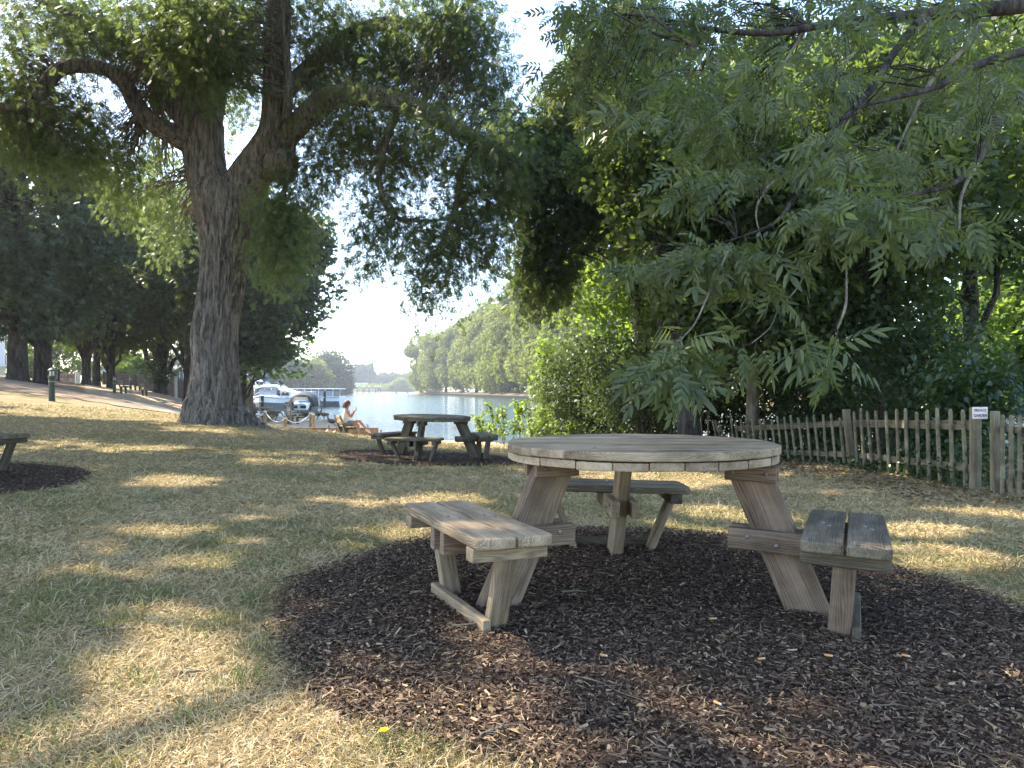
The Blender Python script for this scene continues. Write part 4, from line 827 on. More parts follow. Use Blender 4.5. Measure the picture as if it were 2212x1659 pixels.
def right_trees():
    rng = np.random.default_rng(51)
    def bush(name, cat, label, x, y, c, rad, nl, lr, per, tmpl, size, m, tr=.12, th=None, drop=.4, down=.5, bark='bark_dark', tp=None, shell=.5, keep=None):
        r = np.random.default_rng(int(abs(x * 131 + y * 17)) + 3); b = (x, y, g(x, y) - .1); th = th or c[2]
        return tree(name, label, b, tp or [(0, 0, 0), (.06, 0, th * .3), (0, .05, th * .7), (.1, 0, th)], [tr * 1.35, tr, tr * .8, tr * .3], lobed(c, rad, nl, lr, per, r, drop, shell, .85, keep), tmpl, size, M[m], M[bark], r, down, .7, None, .5, 16, 16, .006)
    P4 = pinnate(4, .36, .135); T4 = tuft(4, 4, .5)
    # river-side ash, dark against the sky
    r = np.random.default_rng(9); base = np.array([3.6, 19.5, g(3.6, 19.5) - .1]); t = thing('riverside_ash_tree', 'dark fine leaved ash between the sky gap and the hedge by the water', 'tree', base)
    tr_ = smooth_path([base, base + (0, 0, 2), base + (-.2, .2, 5), base + (-.5, 0, 8), base + (-.6, 0, 11)], 7)
    at_origin(tube_mesh('trunk', tr_, np.linspace(.24, .06, len(tr_)), M['bark_dark'], t, n=24, ridges=.01), base)
    blobs = [(170,480,70,60,18.5),(210,560,90,100,18.6),(250,680,110,130,18.8),(200,800,80,110,18.6),(300,830,110,120,19),(260,960,100,90,18.6),(330,1000,90,90,19),(240,1070,80,70,18.5),(215,1150,50,45,18.4),(330,520,110,110,19),(420,650,120,150,19.5),(430,850,110,130,19.5),(480,450,120,120,19.5),(350,380,100,80,19),(200,1010,50,60,18.4),(300,1130,60,50,18.8),(560,560,120,130,20),(560,780,120,140,20),(450,300,120,100,20),(620,350,130,110,20),(500,150,130,110,20),(700,200,130,130,20),(650,60,130,110,20)]
    Pl, Cc, out = clumps(blobs, Z2, .020, r, 20, .24, .8)
    at_origin(leaves('crown', Pl, droopy(len(Pl), r, .7, out, .5), r.uniform(.24, .36, len(Pl)), P4, M['leaf_ash'], t, .6, r), base)
    tw = [twig(tr_[r.integers(12, len(tr_))], c, .03, .006, .1, r) for c in Cc[r.random(len(Cc)) < .25]]; at_origin(twig_mesh('crown_branches', tw, M['bark_dark'], t), base)
    bush('maple_tree', 'tree', 'maple with a dark bare trunk standing behind the hanging ash leaves', 3.75, 15, (0, 0, 5.6), (2.4, 2.2, 2.9), 52, .95, 120, T4, .20, 'leaf_mid', .22, 5.5, tp=[(0, 0, 0), (-.05, 0, 1), (-.3, 0, 2.4), (-.2, 0, 4), (.2, 0, 6.5)], keep=lambda P: P[:, 2] > 2.6)
    bush('maple_tree', 'tree', 'maple with a pale straight trunk just behind the leaning fence end', 5.75, 17.2, (0, 0, 6), (2.8, 2.4, 3.4), 60, 1.0, 120, T4, .22, 'leaf_mid', .14, 5.5, bark='bark_pale', keep=lambda P: P[:, 2] > 2.2)
    bush('maple_tree', 'tree', 'spreading maple over the middle of the fence', 7.2, 13.8, (0, 0, 5.4), (2.4, 2.4, 3.0), 56, 1.0, 120, T4, .2, 'leaf_mid', .18, 5, keep=lambda P: P[:, 2] > 2.2 + np.maximum(P[:, 0] - .4, 0) * 2.2)
    bush('maple_tree', 'tree', 'maple deep behind the bare trunk, its top lost in the hanging ash', 5.2, 25, (0, 0, 8), (3.6, 3, 5.5), 66, 1.3, 120, T4, .28, 'leaf_bright', .22, 8)
    bush('maple_tree', 'tree', 'tall tree behind the hedge under the hanging ash limbs', 13.5, 21, (0, 0, 9.5), (3.6, 3, 4.2), 60, 1.3, 120, T4, .28, 'leaf_mid', .22, 9)
    bush('maple_tree', 'tree', 'tall maple closing the view high over the hedge', 8.2, 21.5, (0, 0, 8), (3.2, 3.2, 5), 66, 1.3, 120, T4, .28, 'leaf_mid', .22, 8)
    bush('maple_tree', 'tree', 'maple over the garden gate with sky showing through', 11.5, 12, (0, 0, 6.2), (2.6, 2.6, 2.6), 38, .9, 90, T4, .2, 'leaf_mid', .18, 6)
    bush('sunlit_tree', 'tree', 'bright sunlit tree beyond the garden gate', 20.6, 28.5, (0, 0, 5.2), (3.6, 3.2, 4.2), 54, 1.15, 120, T4, .32, 'leaf_bright', .32, 5, tp=[(-.6, -.5, 0), (-.6, -.5, 1.2), (-.5, -.3, 3), (0, 0, 6)], keep=lambda P: P[:, 2] > 1.7)
    bush('sunlit_tree', 'tree', 'pale green tree far behind the white car', 32, 46, (0, 0, 5.5), (5, 4, 5), 50, 1.8, 120, T4, .5, 'leaf_plane', .3, 5)
    # dark understorey between river and fence
    for k, (x, y, c, rad, nl, lb, m) in enumerate([(2.3, 20.5, (0, 0, 1.6), (1.5, 1.2, 1.5), 26, 'shaded round shrub at the river end of the thicket', 'leaf_dark'), (3.4, 18.4, (0, 0, 1.7), (1.3, 1.2, 1.6), 26, 'dark shrub left of the bare maple trunk'.replace(' left of', ' beside'), 'leaf_dark'), (5.6, 20, (0, 0, 2.4), (2.2, 1.2, 2.4), 40, 'deep green shrub closing the gap behind the leaning pickets', 'leaf_dark'),  # first shrub: its shaded side is put into the leaf colour
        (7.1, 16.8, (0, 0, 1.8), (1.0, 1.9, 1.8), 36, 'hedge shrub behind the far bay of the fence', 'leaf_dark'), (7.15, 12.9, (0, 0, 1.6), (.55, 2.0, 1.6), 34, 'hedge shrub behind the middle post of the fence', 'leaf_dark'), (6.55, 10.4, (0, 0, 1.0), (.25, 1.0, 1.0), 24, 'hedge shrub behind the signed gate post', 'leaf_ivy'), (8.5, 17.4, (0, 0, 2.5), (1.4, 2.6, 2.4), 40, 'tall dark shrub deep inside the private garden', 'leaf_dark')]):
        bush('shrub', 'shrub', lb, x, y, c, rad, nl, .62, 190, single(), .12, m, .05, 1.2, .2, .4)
    # willow scrub on the bank
    for k, (x, y, c, rad, nl, m, lb, sz) in enumerate([(1.35, 25.6, (0, 0, 2.4), (.38, .5, 2.3), 16, 'leaf_bright', 'sunlit willow bush beside the thicket at the water', .22), (2.45, 23.2, (0, 0, 2.0), (.8, .8, 1.9), 34, 'leaf_dark', 'green bush shading into the thicket', .22), (1.5, 24.0, (0, 0, .7), (.7, .5, .7), 22, 'leaf_bright', 'low bright shrub at the foot of the willow', .18)]):
        bush('willow_bush', 'bush', lb, x, y, c, rad, nl, .5, 130, pinnate(3, .5, .13, 45, .2), sz, m, .05, 2, .9, .5, shell=.0)
    # loose stems standing in front of the water
    for k in range(15):
        x = -1.1 + .19 * k + rng.uniform(-.1, .1); y = 23.6 + rng.uniform(-.9, 1.1) - .12 * k; h = rng.uniform(.7, 1.5); b = np.array([x, y, g(x, y) - .03]); ln = rng.uniform(-.3, .3)
        t = thing('willow_sapling', 'thin leafy willow sapling growing in front of the river', 'sapling', b, 0, 'willow saplings along the river edge')
        P = smooth_path([(0, 0, 0), (ln * .3, 0, h * .35), (ln * .6, .05, h * .7), (ln, 0, h)], 5); segs = [(P, np.linspace(.012, .004, len(P)))]; LPn = [P[4:]]
        for q in range(5):
            a = P[rng.integers(4, len(P) - 2)]; e = a + np.array([rng.uniform(-.35, .35), rng.uniform(-.25, .25), rng.uniform(.1, .35)]); w_ = twig(a, e, .006, .002, 0, rng); segs.append(w_); LPn.append(w_[0])
        twig_mesh('stem', segs, M['bark_pale'], t); LPn = np.concatenate(LPn); n = 150; p = LPn[rng.integers(len(LPn), size=n)] + rng.normal(0, .03, (n, 3))
        leaves('foliage', p, droopy(n, rng, -.1), rng.uniform(.09, .16, n), single(), M['leaf_bright'], t, .8, rng)
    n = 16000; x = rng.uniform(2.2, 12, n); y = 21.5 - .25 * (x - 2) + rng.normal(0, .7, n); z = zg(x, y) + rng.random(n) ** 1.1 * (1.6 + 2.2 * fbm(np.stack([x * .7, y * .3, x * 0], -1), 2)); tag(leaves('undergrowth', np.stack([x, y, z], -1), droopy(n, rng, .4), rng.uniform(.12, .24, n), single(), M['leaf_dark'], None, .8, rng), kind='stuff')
    # ivy and weeds along the fence foot
    n = 5200; s = rng.random(n) * 2.05; k = np.minimum(s.astype(int), 1); f = (s - k)[:, None]; q = FL[k] * (1 - f) + FL[k + 1] * f; w_ = rng.gamma(1.2, .22, n); x = q[:, 0] + .22 - rng.normal(.0, .22, n); y = q[:, 1] + rng.normal(0, .05, n)
    hh = rng.gamma(1.3, .10, n) * (1 + 1.6 * (fbm(np.stack([x * 0, y * 1.1, x * 0], -1), 2) > .52)); z = zg(x, y) + np.minimum(hh, .8) * np.where(x < q[:, 0], .45, 1)
    tag(leaves('ivy_undergrowth', np.stack([x, y, z], -1), droopy(n, rng, .2), rng.uniform(.05, .10, n), single(), M['leaf_ivy'], None, .8, rng), kind='stuff')
    n = 2600; x = 4.9 + rng.normal(0, .45, n); y = rng.uniform(7.2, 15.5, n); tag(leaves('leaf_litter', np.stack([x, y, zg(x, y) + .02 + rng.random(n) * .02], -1), rng.normal(size=(n, 3)) * (1, 1, .15), rng.uniform(.04, .09, n), single(), M['dead_leaf'], None, .3, rng), kind='stuff')
right_trees()

def far_trees():
    rng = np.random.default_rng(61)
    # plane trees along the far bank of the river
    def plane_variant(seed):
        r = np.random.default_rng(seed); P = []; O = []; H_ = 28.
        for k in range(52):
            a = r.uniform(0, 2 * PI); h = r.uniform(.10, 1.0) ** .8; R_ = 9.4 * math.sqrt(max(1 - abs((h - .46) / .56) ** 3.2, .03)) * r.uniform(.6, 1.0) ** .6
            c = np.array([R_ * math.cos(a), R_ * math.sin(a), h * H_ * .97]); lr = np.array([3.5, 3.5, 3.1]) * r.uniform(.55, 1.2) * (1 if h < .85 else .8)
            q = ball(230, r, .85); p = c + q * lr; p[:, 2] = np.maximum(p[:, 2] - (r.random(230) ** 3 * 3. if h < .5 else 0), .1 + r.random(230) * 1.2); P.append(p); O.append(q)
        return np.concatenate(P), np.concatenate(O), r
    protos = []
    for k in range(3):
        t = thing('plane_tree', 'x', 'tree', (0, 0, 0), 0, 'plane trees along the far bank'); P, O, r = plane_variant(100 + k)
        leaves('crown', P, droopy(len(P), r, .6, O, .8), r.uniform(.65, 1.15, len(P)), tuft(3, 7 + k, .55), M['leaf_plane'], t, .5, r)
        tube_mesh('trunk', smooth_path([(0, 0, -.3), (.1, 0, 3), (0, .2, 9), (.2, 0, 18)], 5), np.linspace(.75, .3, 16), M['bark_dark'], t, n=12); protos.append(t)
    line = np.array([(17, 150), (11.5, 171), (7, 190), (2.5, 208), (-2, 226), (-6, 244), (-10.5, 262), (-15, 281), (-20, 299), (-27, 315), (-36, 332), (-47, 350)])
    labs = ['plane tree nearest the thicket on the far bank', 'second plane tree from the thicket on the far bank', 'plane tree above the near end of the river wall', 'plane tree of dense curtains over the river wall', 'tall plane tree near the middle of the far bank row', 'broad plane tree at the middle of the far bank row', 'plane tree just past the middle of the row', 'plane tree where the river wall disappears', 'rounded plane tree fourth from the far end of the row', 'lower plane tree third from the far end of the row', 'small plane tree second from the far end of the row', 'last plane tree where the row ends over open water']
    for k, (x, y) in enumerate(line):
        s = np.interp(k, [0, 5, 8, 9, 10, 11], [1.12, 1.16, 1.16, 1.12, 1.05, .95]) * rng.uniform(.95, 1.06); o = protos[k] if k < 3 else copy_tree(protos[k % 3]); place(o, (x + 5, y + 2, -.7), rng.uniform(0, 6.28), labs[k], None, s)
    def far(name, lb, x, y, c, rad, nl, lr, per, m, size, th, group=None, drop=.3, n3=3):
        r = np.random.default_rng(int(abs(x * 7 + y))); return tree(name, lb, (x, y, -.6), [(0, 0, 0), (.1, 0, th * .4), (0, 0, th)], [.5, .4, .15], lobed(c, rad, nl, lr, per, r, drop, .6, .9), tuft(n3, 3, .5), size, M[m], M['bark_dark'], r, .4, .8, group, .5, 0, 8, 0)
    far('far_tree', 'big rounded blue green tree far along the moored boats', -88, 345, (0, 0, 10.5), (8.5, 7, 9), 50, 3.6, 80, 'leaf_far', 1.5, 9)
    far('far_tree', 'pale weeping tree hanging to the water beside the big rounded one', -89, 318, (0, 0, 7.5), (7, 5, 7), 40, 3., 80, 'leaf_plane', 1.3, 6, None, 1.2)
    far('far_tree', 'small round tree low at the water left of the poplars'.replace(' left of', ' before'), -80, 338, (0, 0, 4), (4, 3.5, 4), 26, 2, 70, 'leaf_far', 1.1, 4)
    far('far_tree', 'bushy tree between the boats and the weeping tree', -100, 310, (0, 0, 7), (10, 6, 7), 40, 3.2, 70, 'leaf_far', 1.4, 6)
    far('far_tree', 'bright bush above the white boats', -92, 260, (0, 0, 4.5), (5, 4, 4.5), 30, 2.2, 70, 'leaf_bright', 1.1, 4)
    far('far_tree', 'light bush between the white boats and the dark chestnut', -104, 270, (0, 0, 6), (8, 4, 6), 34, 2.8, 70, 'leaf_plane', 1.2, 4)
    far('far_tree', 'hazy bluish tree above the white yacht', -90, 242, (0, 0, 7), (10, 5, 7), 44, 3, 80, 'leaf_far', 1.3, 6)
    far('far_tree', 'grey green tree by the thick white mast', -112, 250, (0, 0, 8), (9, 5, 8), 44, 3, 80, 'leaf_far', 1.3, 6)
    far('far_tree', 'bluish willow just beyond the glazed trip boat', -96, 296, (0, 0, 8), (9, 5, 8), 44, 3, 80, 'leaf_far', 1.3, 6)
    for k, (u, h, lb) in enumerate([(351.5, 24, 'slim poplar, first of four far away'), (357.5, 26, 'second slim poplar, beside the pale roof'), (362.5, 25.5, 'third slim poplar of the four'), (370.5, 27, 'broadest and darkest of the four poplars')]):
        far('poplar_tree', lb, (u - 512) / F * 640, 640, (0, 0, h * .55), (2.6 + .5 * (k == 3), 2.5, h * .44), 46, 1.7, 70, 'leaf_far', 1.5, h * .5, 'poplars far down the river', .3)
    for k, (u, h, w_, m, lb) in enumerate([(376, 15, 8, 'leaf_far', 'dark tree next to the broad poplar'), (383, 17, 9, 'leaf_far', 'greyish round tree past the poplars'), (391, 18.5, 9, 'leaf_far', 'tallest tree of the hazy far wood'), (399, 17, 9, 'leaf_far', 'hazy tree behind the yellow green willow'), (408, 19, 9, 'leaf_far', 'hazy tree beside the plane row'), (416, 20, 9, 'leaf_far', 'hazy tree half behind the last plane tree'), (343, 16, 9, 'leaf_far', 'hazy tree behind the first poplar'), (401, 11, 6, 'leaf_plane', 'yellow green willow by the far lock'), (394, 7, 5, 'leaf_plane', 'small pale bush by the far lock')]):
        y = 690 if m == 'leaf_far' else 622; far('far_tree', lb, (u - 512) / F * y, y, (0, 0, h * .52), (w_ * .9, 5, h * .48), 36, w_ * .36, 70, m, 1.8, h * .5)
    r = np.random.default_rng(3); n = 2600; x = r.uniform(-150, -84, n); y = 616 + r.random(n) * 12; z = .0 + r.random(n) ** 1.5 * 5.5 * (.5 + fbm(np.stack([x * .12, y * 0, y * 0], -1), 2)); tag(leaves('far_undergrowth', np.stack([x, y, z - .5], -1), droopy(n, r, .3), 1.4, tuft(3, 5), M['leaf_plane'], None, .5, r), kind='stuff')
    n = 5000; x = r.uniform(-330, -95, n); y = 700 + r.random(n) * 30; z = r.random(n) * (9 + 9 * fbm(np.stack([x * .05, y * 0, y * 0], -1), 2)); tag(leaves('far_wood', np.stack([x, y, z - .5], -1), droopy(n, r, .3), 2.6, tuft(3, 5), M['leaf_far'], None, .5, r), kind='stuff')
far_trees()

# ================================================================ STREET FURNITURE, BOATS, PEOPLE, BIRDS
M['dark_green'] = speckled('dark_green_paint', (.012, .028, .022), (.03, .055, .045), 14, .45, .4, .05)
M['black'] = speckled('black_paint', (.012, .012, .013), (.03, .03, .032), 10, .5, .4, .03)
M['slat_yellow'] = wood_mat('bench_slat', (.52, .43, .24), (.40, .31, .16), (.2, .15, .08))
M['post_wood'] = wood_mat('post_wood', (.46, .36, .20), (.36, .27, .14), (.18, .13, .07))
M['rope'] = speckled('rope', (.5, .47, .42), (.66, .62, .56), 40, .8, .2, .2)
M['timber'] = wood_mat('edging_timber', (.34, .24, .16), (.26, .18, .12), (.12, .08, .05))
M['gel'] = speckled('gelcoat', (.72, .73, .74), (.82, .83, .84), 3, .25, .5, 0)
M['glass'] = speckled('boat_glass', (.02, .025, .03), (.05, .06, .07), 2, .08, .6, 0)
M['clear'] = speckled('screen_glass', (.12, .14, .17), (.22, .25, .29), 2, .1, .6, 0)
M['navy'] = speckled('navy_canvas', (.06, .06, .19), (.11, .11, .30), 4, .7, .3, .1)
M['grey_canvas'] = speckled('grey_canvas', (.035, .037, .04), (.07, .072, .075), 4, .8, .2, .15)
M['pale_canvas'] = speckled('pale_canvas', (.42, .40, .37), (.58, .55, .50), 4, .8, .2, .1)
M['beige_canvas'] = speckled('beige_canvas', (.48, .38, .26), (.60, .50, .36), 4, .8, .2, .1)
M['antifoul'] = speckled('hull_stripe', (.03, .06, .16), (.06, .10, .24), 3, .4, .4, 0)
M['chrome'] = speckled('rail_metal', (.5, .5, .52), (.65, .65, .67), 3, .25, .5, 0, .9)
M['lampglass'] = speckled('lamp_glass', (.42, .40, .36), (.60, .58, .52), 5, .25, .5, 0)
M['brown_fence'] = wood_mat('brown_boards', (.105, .075, .065), (.07, .05, .045), (.03, .022, .02))
M['blue'] = speckled('banner_blue', (.02, .06, .36), (.03, .09, .46), 3, .6, .3, 0)
M['plain_white'] = speckled('plain_white', (.66, .67, .69), (.78, .79, .8), 6, .6, .3, 0)
M['roof'] = speckled('slate', (.07, .07, .075), (.13, .125, .13), 5, .8, .2, .2)
M['pinkwood'] = wood_mat('pink_boards', (.44, .36, .36), (.36, .29, .29), (.2, .15, .15))
M['concrete'] = speckled('concrete', (.30, .29, .27), (.42, .40, .37), 3, .9, .2, .2)

def bollard(u, v, d, lb, group='lamp bollards along the path'):
    x = (u - 512) / F * d; b = (x, d, g(x, d))
    t = thing('lamp_bollard', lb, 'bollard', b, 0, group)
    MB().lathe((0, 0, 0), [(.095, -.05), (.095, .02), (.088, .04), (.086, .70), (.09, .71)], 20).build('post', M['dark_green'], t, bevel=0)
    MB().lathe((0, 0, 0), [(.094, .60), (.098, .605), (.098, .625), (.094, .63)], 20).build('band', M['steel'], t)
    MB().lathe((0, 0, 0), [(.09, .71), (.105, .73), (.105, .79), (.075, .80)], 20).build('collar', M['dark_green'], t)
    MB().lathe((0, 0, 0), [(.066, .795), (.07, .80), (.07, .945), (.06, .95)], 16).build('lamp_glass', M['lampglass'], t)
    for k in range(4): MB().box((.076 * math.cos(k * PI / 2 + .6), .076 * math.sin(k * PI / 2 + .6), .872), (.018, .018, .155)).build('cage_bar', M['dark_green'], t)
    c = MB().lathe((0, 0, 0), [(.115, .945), (.12, .955), (.105, .985), (.06, 1.02), (.025, 1.035)], 20).build('cap', M['dark_green'], t)
    MB().lathe((0, 0, 0), [(.012, 1.033), (.02, 1.045), (.018, 1.062), (.005, 1.07)], 10).build('finial', M['dark_green'], c); return t
bollard(51.8, 402, 22.4, 'dark green lamp bollard nearest the lawn, with a pale lamp glass')
bollard(58.5, 383.5, 48, 'green lamp bollard half hidden behind the nearest bollard')
bollard(114.5, 393.8, 44, 'small green lamp bollard beside the two path benches')
bollard(130.5, 388.4, 62, 'farthest lamp bollard, against the brown fence')

def bench(x, y, rz, lb, slat, group='slatted park benches'):
    t = thing('park_bench', lb, 'bench', (x, y, g(x, y)), rz, group)        # sits facing +X
    for s in (-.52, .52):
        MB().bar((.06, s, -.03), (.06, s, .40), .10, .16, (0, 1, 0)).build('leg', M['dark_green'], t, bevel=.006)
        MB().bar((-.16, s, .86), (.02, s, .30), .06, .105, (0, 1, 0)).build('back_post', M['dark_green'], t, bevel=.005)
        MB().bar((-.02, s, .395), (.42, s, .42), .055, .06).build('seat_bearer', M['dark_green'], t, bevel=.005)
    for q in (.06, .20, .34): board('seat_slat', t, slat, (q, 0, .455 + q * .05), (0, 1, 0), (1.3, .125, .032), (0, 0, 1), .005)
    for z in (.63, .78): board('back_slat', t, slat, (-.085 - (z - .63) * .28, 0, z), (0, 1, 0), (1.3, .115, .03), (.95, 0, .3), .005)
    return t
BX, BY, BR = -6.05, 25.35, math.radians(24)
bench(BX, BY, BR, 'park bench with a seated woman facing the river', M['slat_yellow'])
b2 = bench(-12.95, 42, math.radians(-12), 'weathered pale bench on the quay behind the rope posts', M['slat_yellow'])
bench(-24.6, 45, math.radians(15), 'first of two benches side by side along the sloping path', M['wood']); bench(-24.6, 47.6, math.radians(15), 'second bench behind its twin along the sloping path', M['wood'])
bench(-31.6, 60, math.radians(10), 'dark bench in the shade before the ivy covered trunk', M['wood_dark']); bench(-22.1, 60, math.radians(10), 'dark bench at the quay edge in front of the beige topped boat', M['wood_dark'])
for (x, y, lb, rz) in ((-15.0, 45.5, 'dark round picnic table on the quay in front of the white boats', 40), (-20.2, 58, 'farthest round picnic table, in shade on the quay', 100)):
    t = thing('picnic_table', lb, 'picnic table', (x, y, g(x, y)), math.radians(rz), 'round picnic tables with three benches')
    for o in [q for q in SC.objects if q.parent == t1 and not q.name.startswith('bolt')]:
        c = o.copy(); C.objects.link(c); c.parent = t
        if c.data.materials and not c.name.startswith(('tabletop', 'under')):
            pass

# rope fence, marker, edging
RP = []
for k, (u, v, d, h, lb) in enumerate([(265.2, 426, 39.3, .85, 'round wooden rope post nearest the ash trunk'), (285.3, 432.3, 33.5, .84, 'nearest rope post, in front of the low timber wall'), (310.5, 426.7, 38.6, .86, 'rope post, thinner one of the close pair'), (313.4, 428, 37.3, .90, 'rope post, nearer one of the close pair'), (247, 427, 40, .8, 'rope post half hidden by the ash roots')]):
    x = (u - 512) / F * d; z = g(x, d); t = thing('rope_post', lb, 'post', (x, d, z), 0, 'wooden posts of the rope barrier'); RP.append(np.array([x, d, z + h * .9]))
    MB().tube([(0, 0, -.1), (.008, 0, h * .5), (.0, 0, h - .02), (0, 0, h)], [.085, .082, .08, .06], 12).build('pole', M['post_wood'], t)
    MB().lathe((0, 0, 0), [(.083, h * .86), (.092, h * .88), (.092, h * .92), (.083, h * .94)], 12).build('rope_collar', M['rope'], t)
for a, b, lb in ((4, 0, 'pale rope sagging between the ash roots and the first post'), (0, 1, 'pale rope hanging low to the nearest post'), (1, 2, 'pale rope swinging up to the close pair of posts')):
    A, B = RP[a], RP[b]; t_ = np.linspace(0, 1, 16)[:, None]; P = A * (1 - t_) + B * t_; P[:, 2] -= (.42 * 4 * t_ * (1 - t_) * .8)[:, 0]; P[:, 2] = np.maximum(P[:, 2], zg(P[:, 0], P[:, 1]) + .03)
    tag(MB().tube(P, .022, 6).build('rope', M['rope'], None, True), lb, 'rope', 'ropes of the barrier')
x = (290.6 - 512) / F * 39.6; t = thing('marker_pole', 'slim bare wooden pole standing beside the quay bench', 'pole', (x, 39.6, g(x, 39.6))); MB().bar((0, 0, -.1), (0, 0, 1.3), .09, .09, (0, 1, 0)).build('pole', M['post_wood'], t, bevel=.01); MB().bar((0, 0, 1.3), (0, 0, 1.325), .11, .11, (0, 1, 0)).build('cap', M['post_wood'], t)
t = thing('timber_wall', 'low brown timber edging wall between lawn and quay', 'wall', (-9.5, 31.5, g(-9.5, 31.5)))
for k in range(4):
    xa, xb = -12.9 + 1.75 * k, -12.9 + 1.75 * (k + 1) - .02; ya, yb = 31.9 - .1 * k, 31.9 - .1 * (k + 1)
    za = -.93; o = board('plank', t, M['timber'], ((xa + xb) / 2 + 9.5, (ya + yb) / 2 - 31.5, za + .12 - t.location.z), (xb - xa, yb - ya, 0), (1.74, .09, .36), bevel=.01)
t = thing('timber_beam', 'short pale timber beam lying at the foot of the low wall', 'beam', (-8.05, 30.4, g(-8.05, 30.4))); board('beam', t, M['post_wood'], (0, 0, .08), (1, .05, 0), (.75, .16, .17), bevel=.015)

# ---- birds ------------------------------------------------------------
M['goose_brown'] = speckled('goose_brown', (.10, .075, .055), (.22, .17, .125), 22, .9, .1, .2)
M['goose_pale'] = speckled('goose_pale', (.36, .28, .21), (.52, .43, .34), 18, .9, .1, .2)
M['goose_black'] = speckled('goose_black', (.012, .012, .012), (.03, .03, .03), 14, .7, .2, 0)
M['goose_white'] = speckled('goose_white', (.5, .48, .45), (.68, .66, .62), 14, .8, .2, 0)
M['leg_orange'] = speckled('bird_leg', (.06, .05, .04), (.10, .08, .06), 10, .7, .2, 0)
def bird(u, v, d, pose, rz, lb, sc=1., pale=False, name='goose', water=False):
    x = (u - 512) / F * d; z = WATER_Z if water else g(x, d)
    t = thing(name, lb, 'bird', (x, d, z), rz, 'geese on the quay' if name == 'goose' else 'ducks by the low wall'); t.scale = (sc,) * 3
    L = 0 if pose in ('sit', 'swim') else .24
    bz = L + (.12 if not water else .06)
    neck = {'up': [(.26, .20), (.31, .36), (.32, .50), (.345, .565), (.42, .555), (.47, .54)], 'feed': [(.30, .06), (.40, -.04), (.46, -.16), (.50, -.24), (.55, -.29), (.59, -.32)], 'sit': [(.22, .16), (.27, .26), (.27, .35), (.30, .40), (.37, .39), (.42, .375)]}
    nk = neck['sit' if pose in ('sit', 'swim') else pose]
    sp = [(-.42, .06), (-.34, .05), (-.2, .03), (0, .02), (.14, .05), (.22, .11)] + nk
    R = [.012, .05, .115, .15, .125, .085, .056, .038, .036, .048, .03, .010]
    P = smooth_path([(a, 0, bz + c) for a, c in sp], 4); Rr = np.interp(np.linspace(0, 11, len(P)), np.arange(12), R)
    mb = MB().tube(P, Rr, 12); n = 12; mi = []
    for k in range(len(P) - 1): mi += [(0 if k < 24 else (1 if k < 42 else 1))] * n
    mb.Mi = mi + [0, 1]; mb.build('body', [M['goose_pale'] if pale else M['goose_brown'], M['goose_brown'] if pale else M['goose_black']], t, True)
    MB().loft([[(a, w * math.cos(q), bz + .02 + hh * math.sin(q)) for q in np.linspace(0, 2 * PI, 10, endpoint=False)] for a, w, hh in ((-.40, .02, .02), (-.25, .125, .09), (-.02, .158, .115), (.14, .125, .075), (.18, .03, .03))]).build('wings', M['goose_brown'] if not pale else M['goose_pale'], t, True)
    if not pale:
        hp = P[int(len(P) * .82)]; MB().tube([hp + (0, -.05, -.03), hp + (0, -.03, 0), hp + (0, .03, 0), hp + (0, .05, -.03)], [.012, .03, .03, .012], 8).build('cheek', M['goose_white'], t, True)
        MB().tube([(-.40, 0, bz + .0), (-.33, 0, bz - .03), (-.22, 0, bz - .06)], [.03, .07, .06], 8).build('tail_coverts', M['goose_white'], t, True)
    if L:
        for s in (-.06, .06): MB().tube([(0, s, bz - .08), (.02, s, L * .5), (.0, s, .02), (.09, s, .008)], [.022, .012, .010, .012], 6).build('leg', M['leg_orange'], t, True)
    return t
Q = lambda x, y: ((950 + x * .2034) / 4, (1480 + y * .2034) / 4)
for (x, y, d, pose, rz, lb, sc) in [(1700, 970, 50.5, 'feed', 170, 'goose feeding with its head down at the water edge', 1.0), (1350, 912, 55, 'up', 10, 'tall goose with its neck up before the covered boat', 1.15), (1590, 960, 52, 'up', -30, 'goose facing the quay bench, white below', 1.0), (1850, 1030, 46, 'swim', 175, 'goose sitting at the very edge of the water', .95), (330, 900, 56, 'feed', 20, 'goose grazing in the shade before the picnic tables', 1.0), (270, 880, 58, 'feed', 190, 'goose bending down beside another in the shade', 1.0), (770, 900, 53, 'feed', 15, 'goose pecking under the quay picnic table', .9), (1300, 900, 56.5, 'feed', 185, 'goose grazing behind the tall goose', 1.0), (1500, 930, 53.5, 'feed', 200, 'goose stooping between two standing ones', 1.0)]:
    u, v = Q(x, y); bird(u, v, d, pose, math.radians(rz), lb, sc)
for (u, v, d, pose, rz, lb, sc) in [(328.4, 436, 29.9, 'sit', -70, 'brown duck sitting beside the timber beam', .85), (335.2, 436, 30.2, 'sit', -60, 'small duck sitting by the bench leg', .7), (341, 425, 41, 'sit', 20, 'tan duck resting on the quay behind the bench', 1.05), (371.5, 433.5, 33.2, 'up', 160, 'duck standing just past the knees of the woman', .62), (376.5, 434.5, 32.6, 'sit', 30, 'duck crouching by the water beyond the feet of the woman', .7), (364, 434, 33, 'sit', 200, 'duck sitting behind the legs of the woman', .7)]:
    bird(u, v, d, pose, math.radians(rz), lb, sc, True, 'duck')

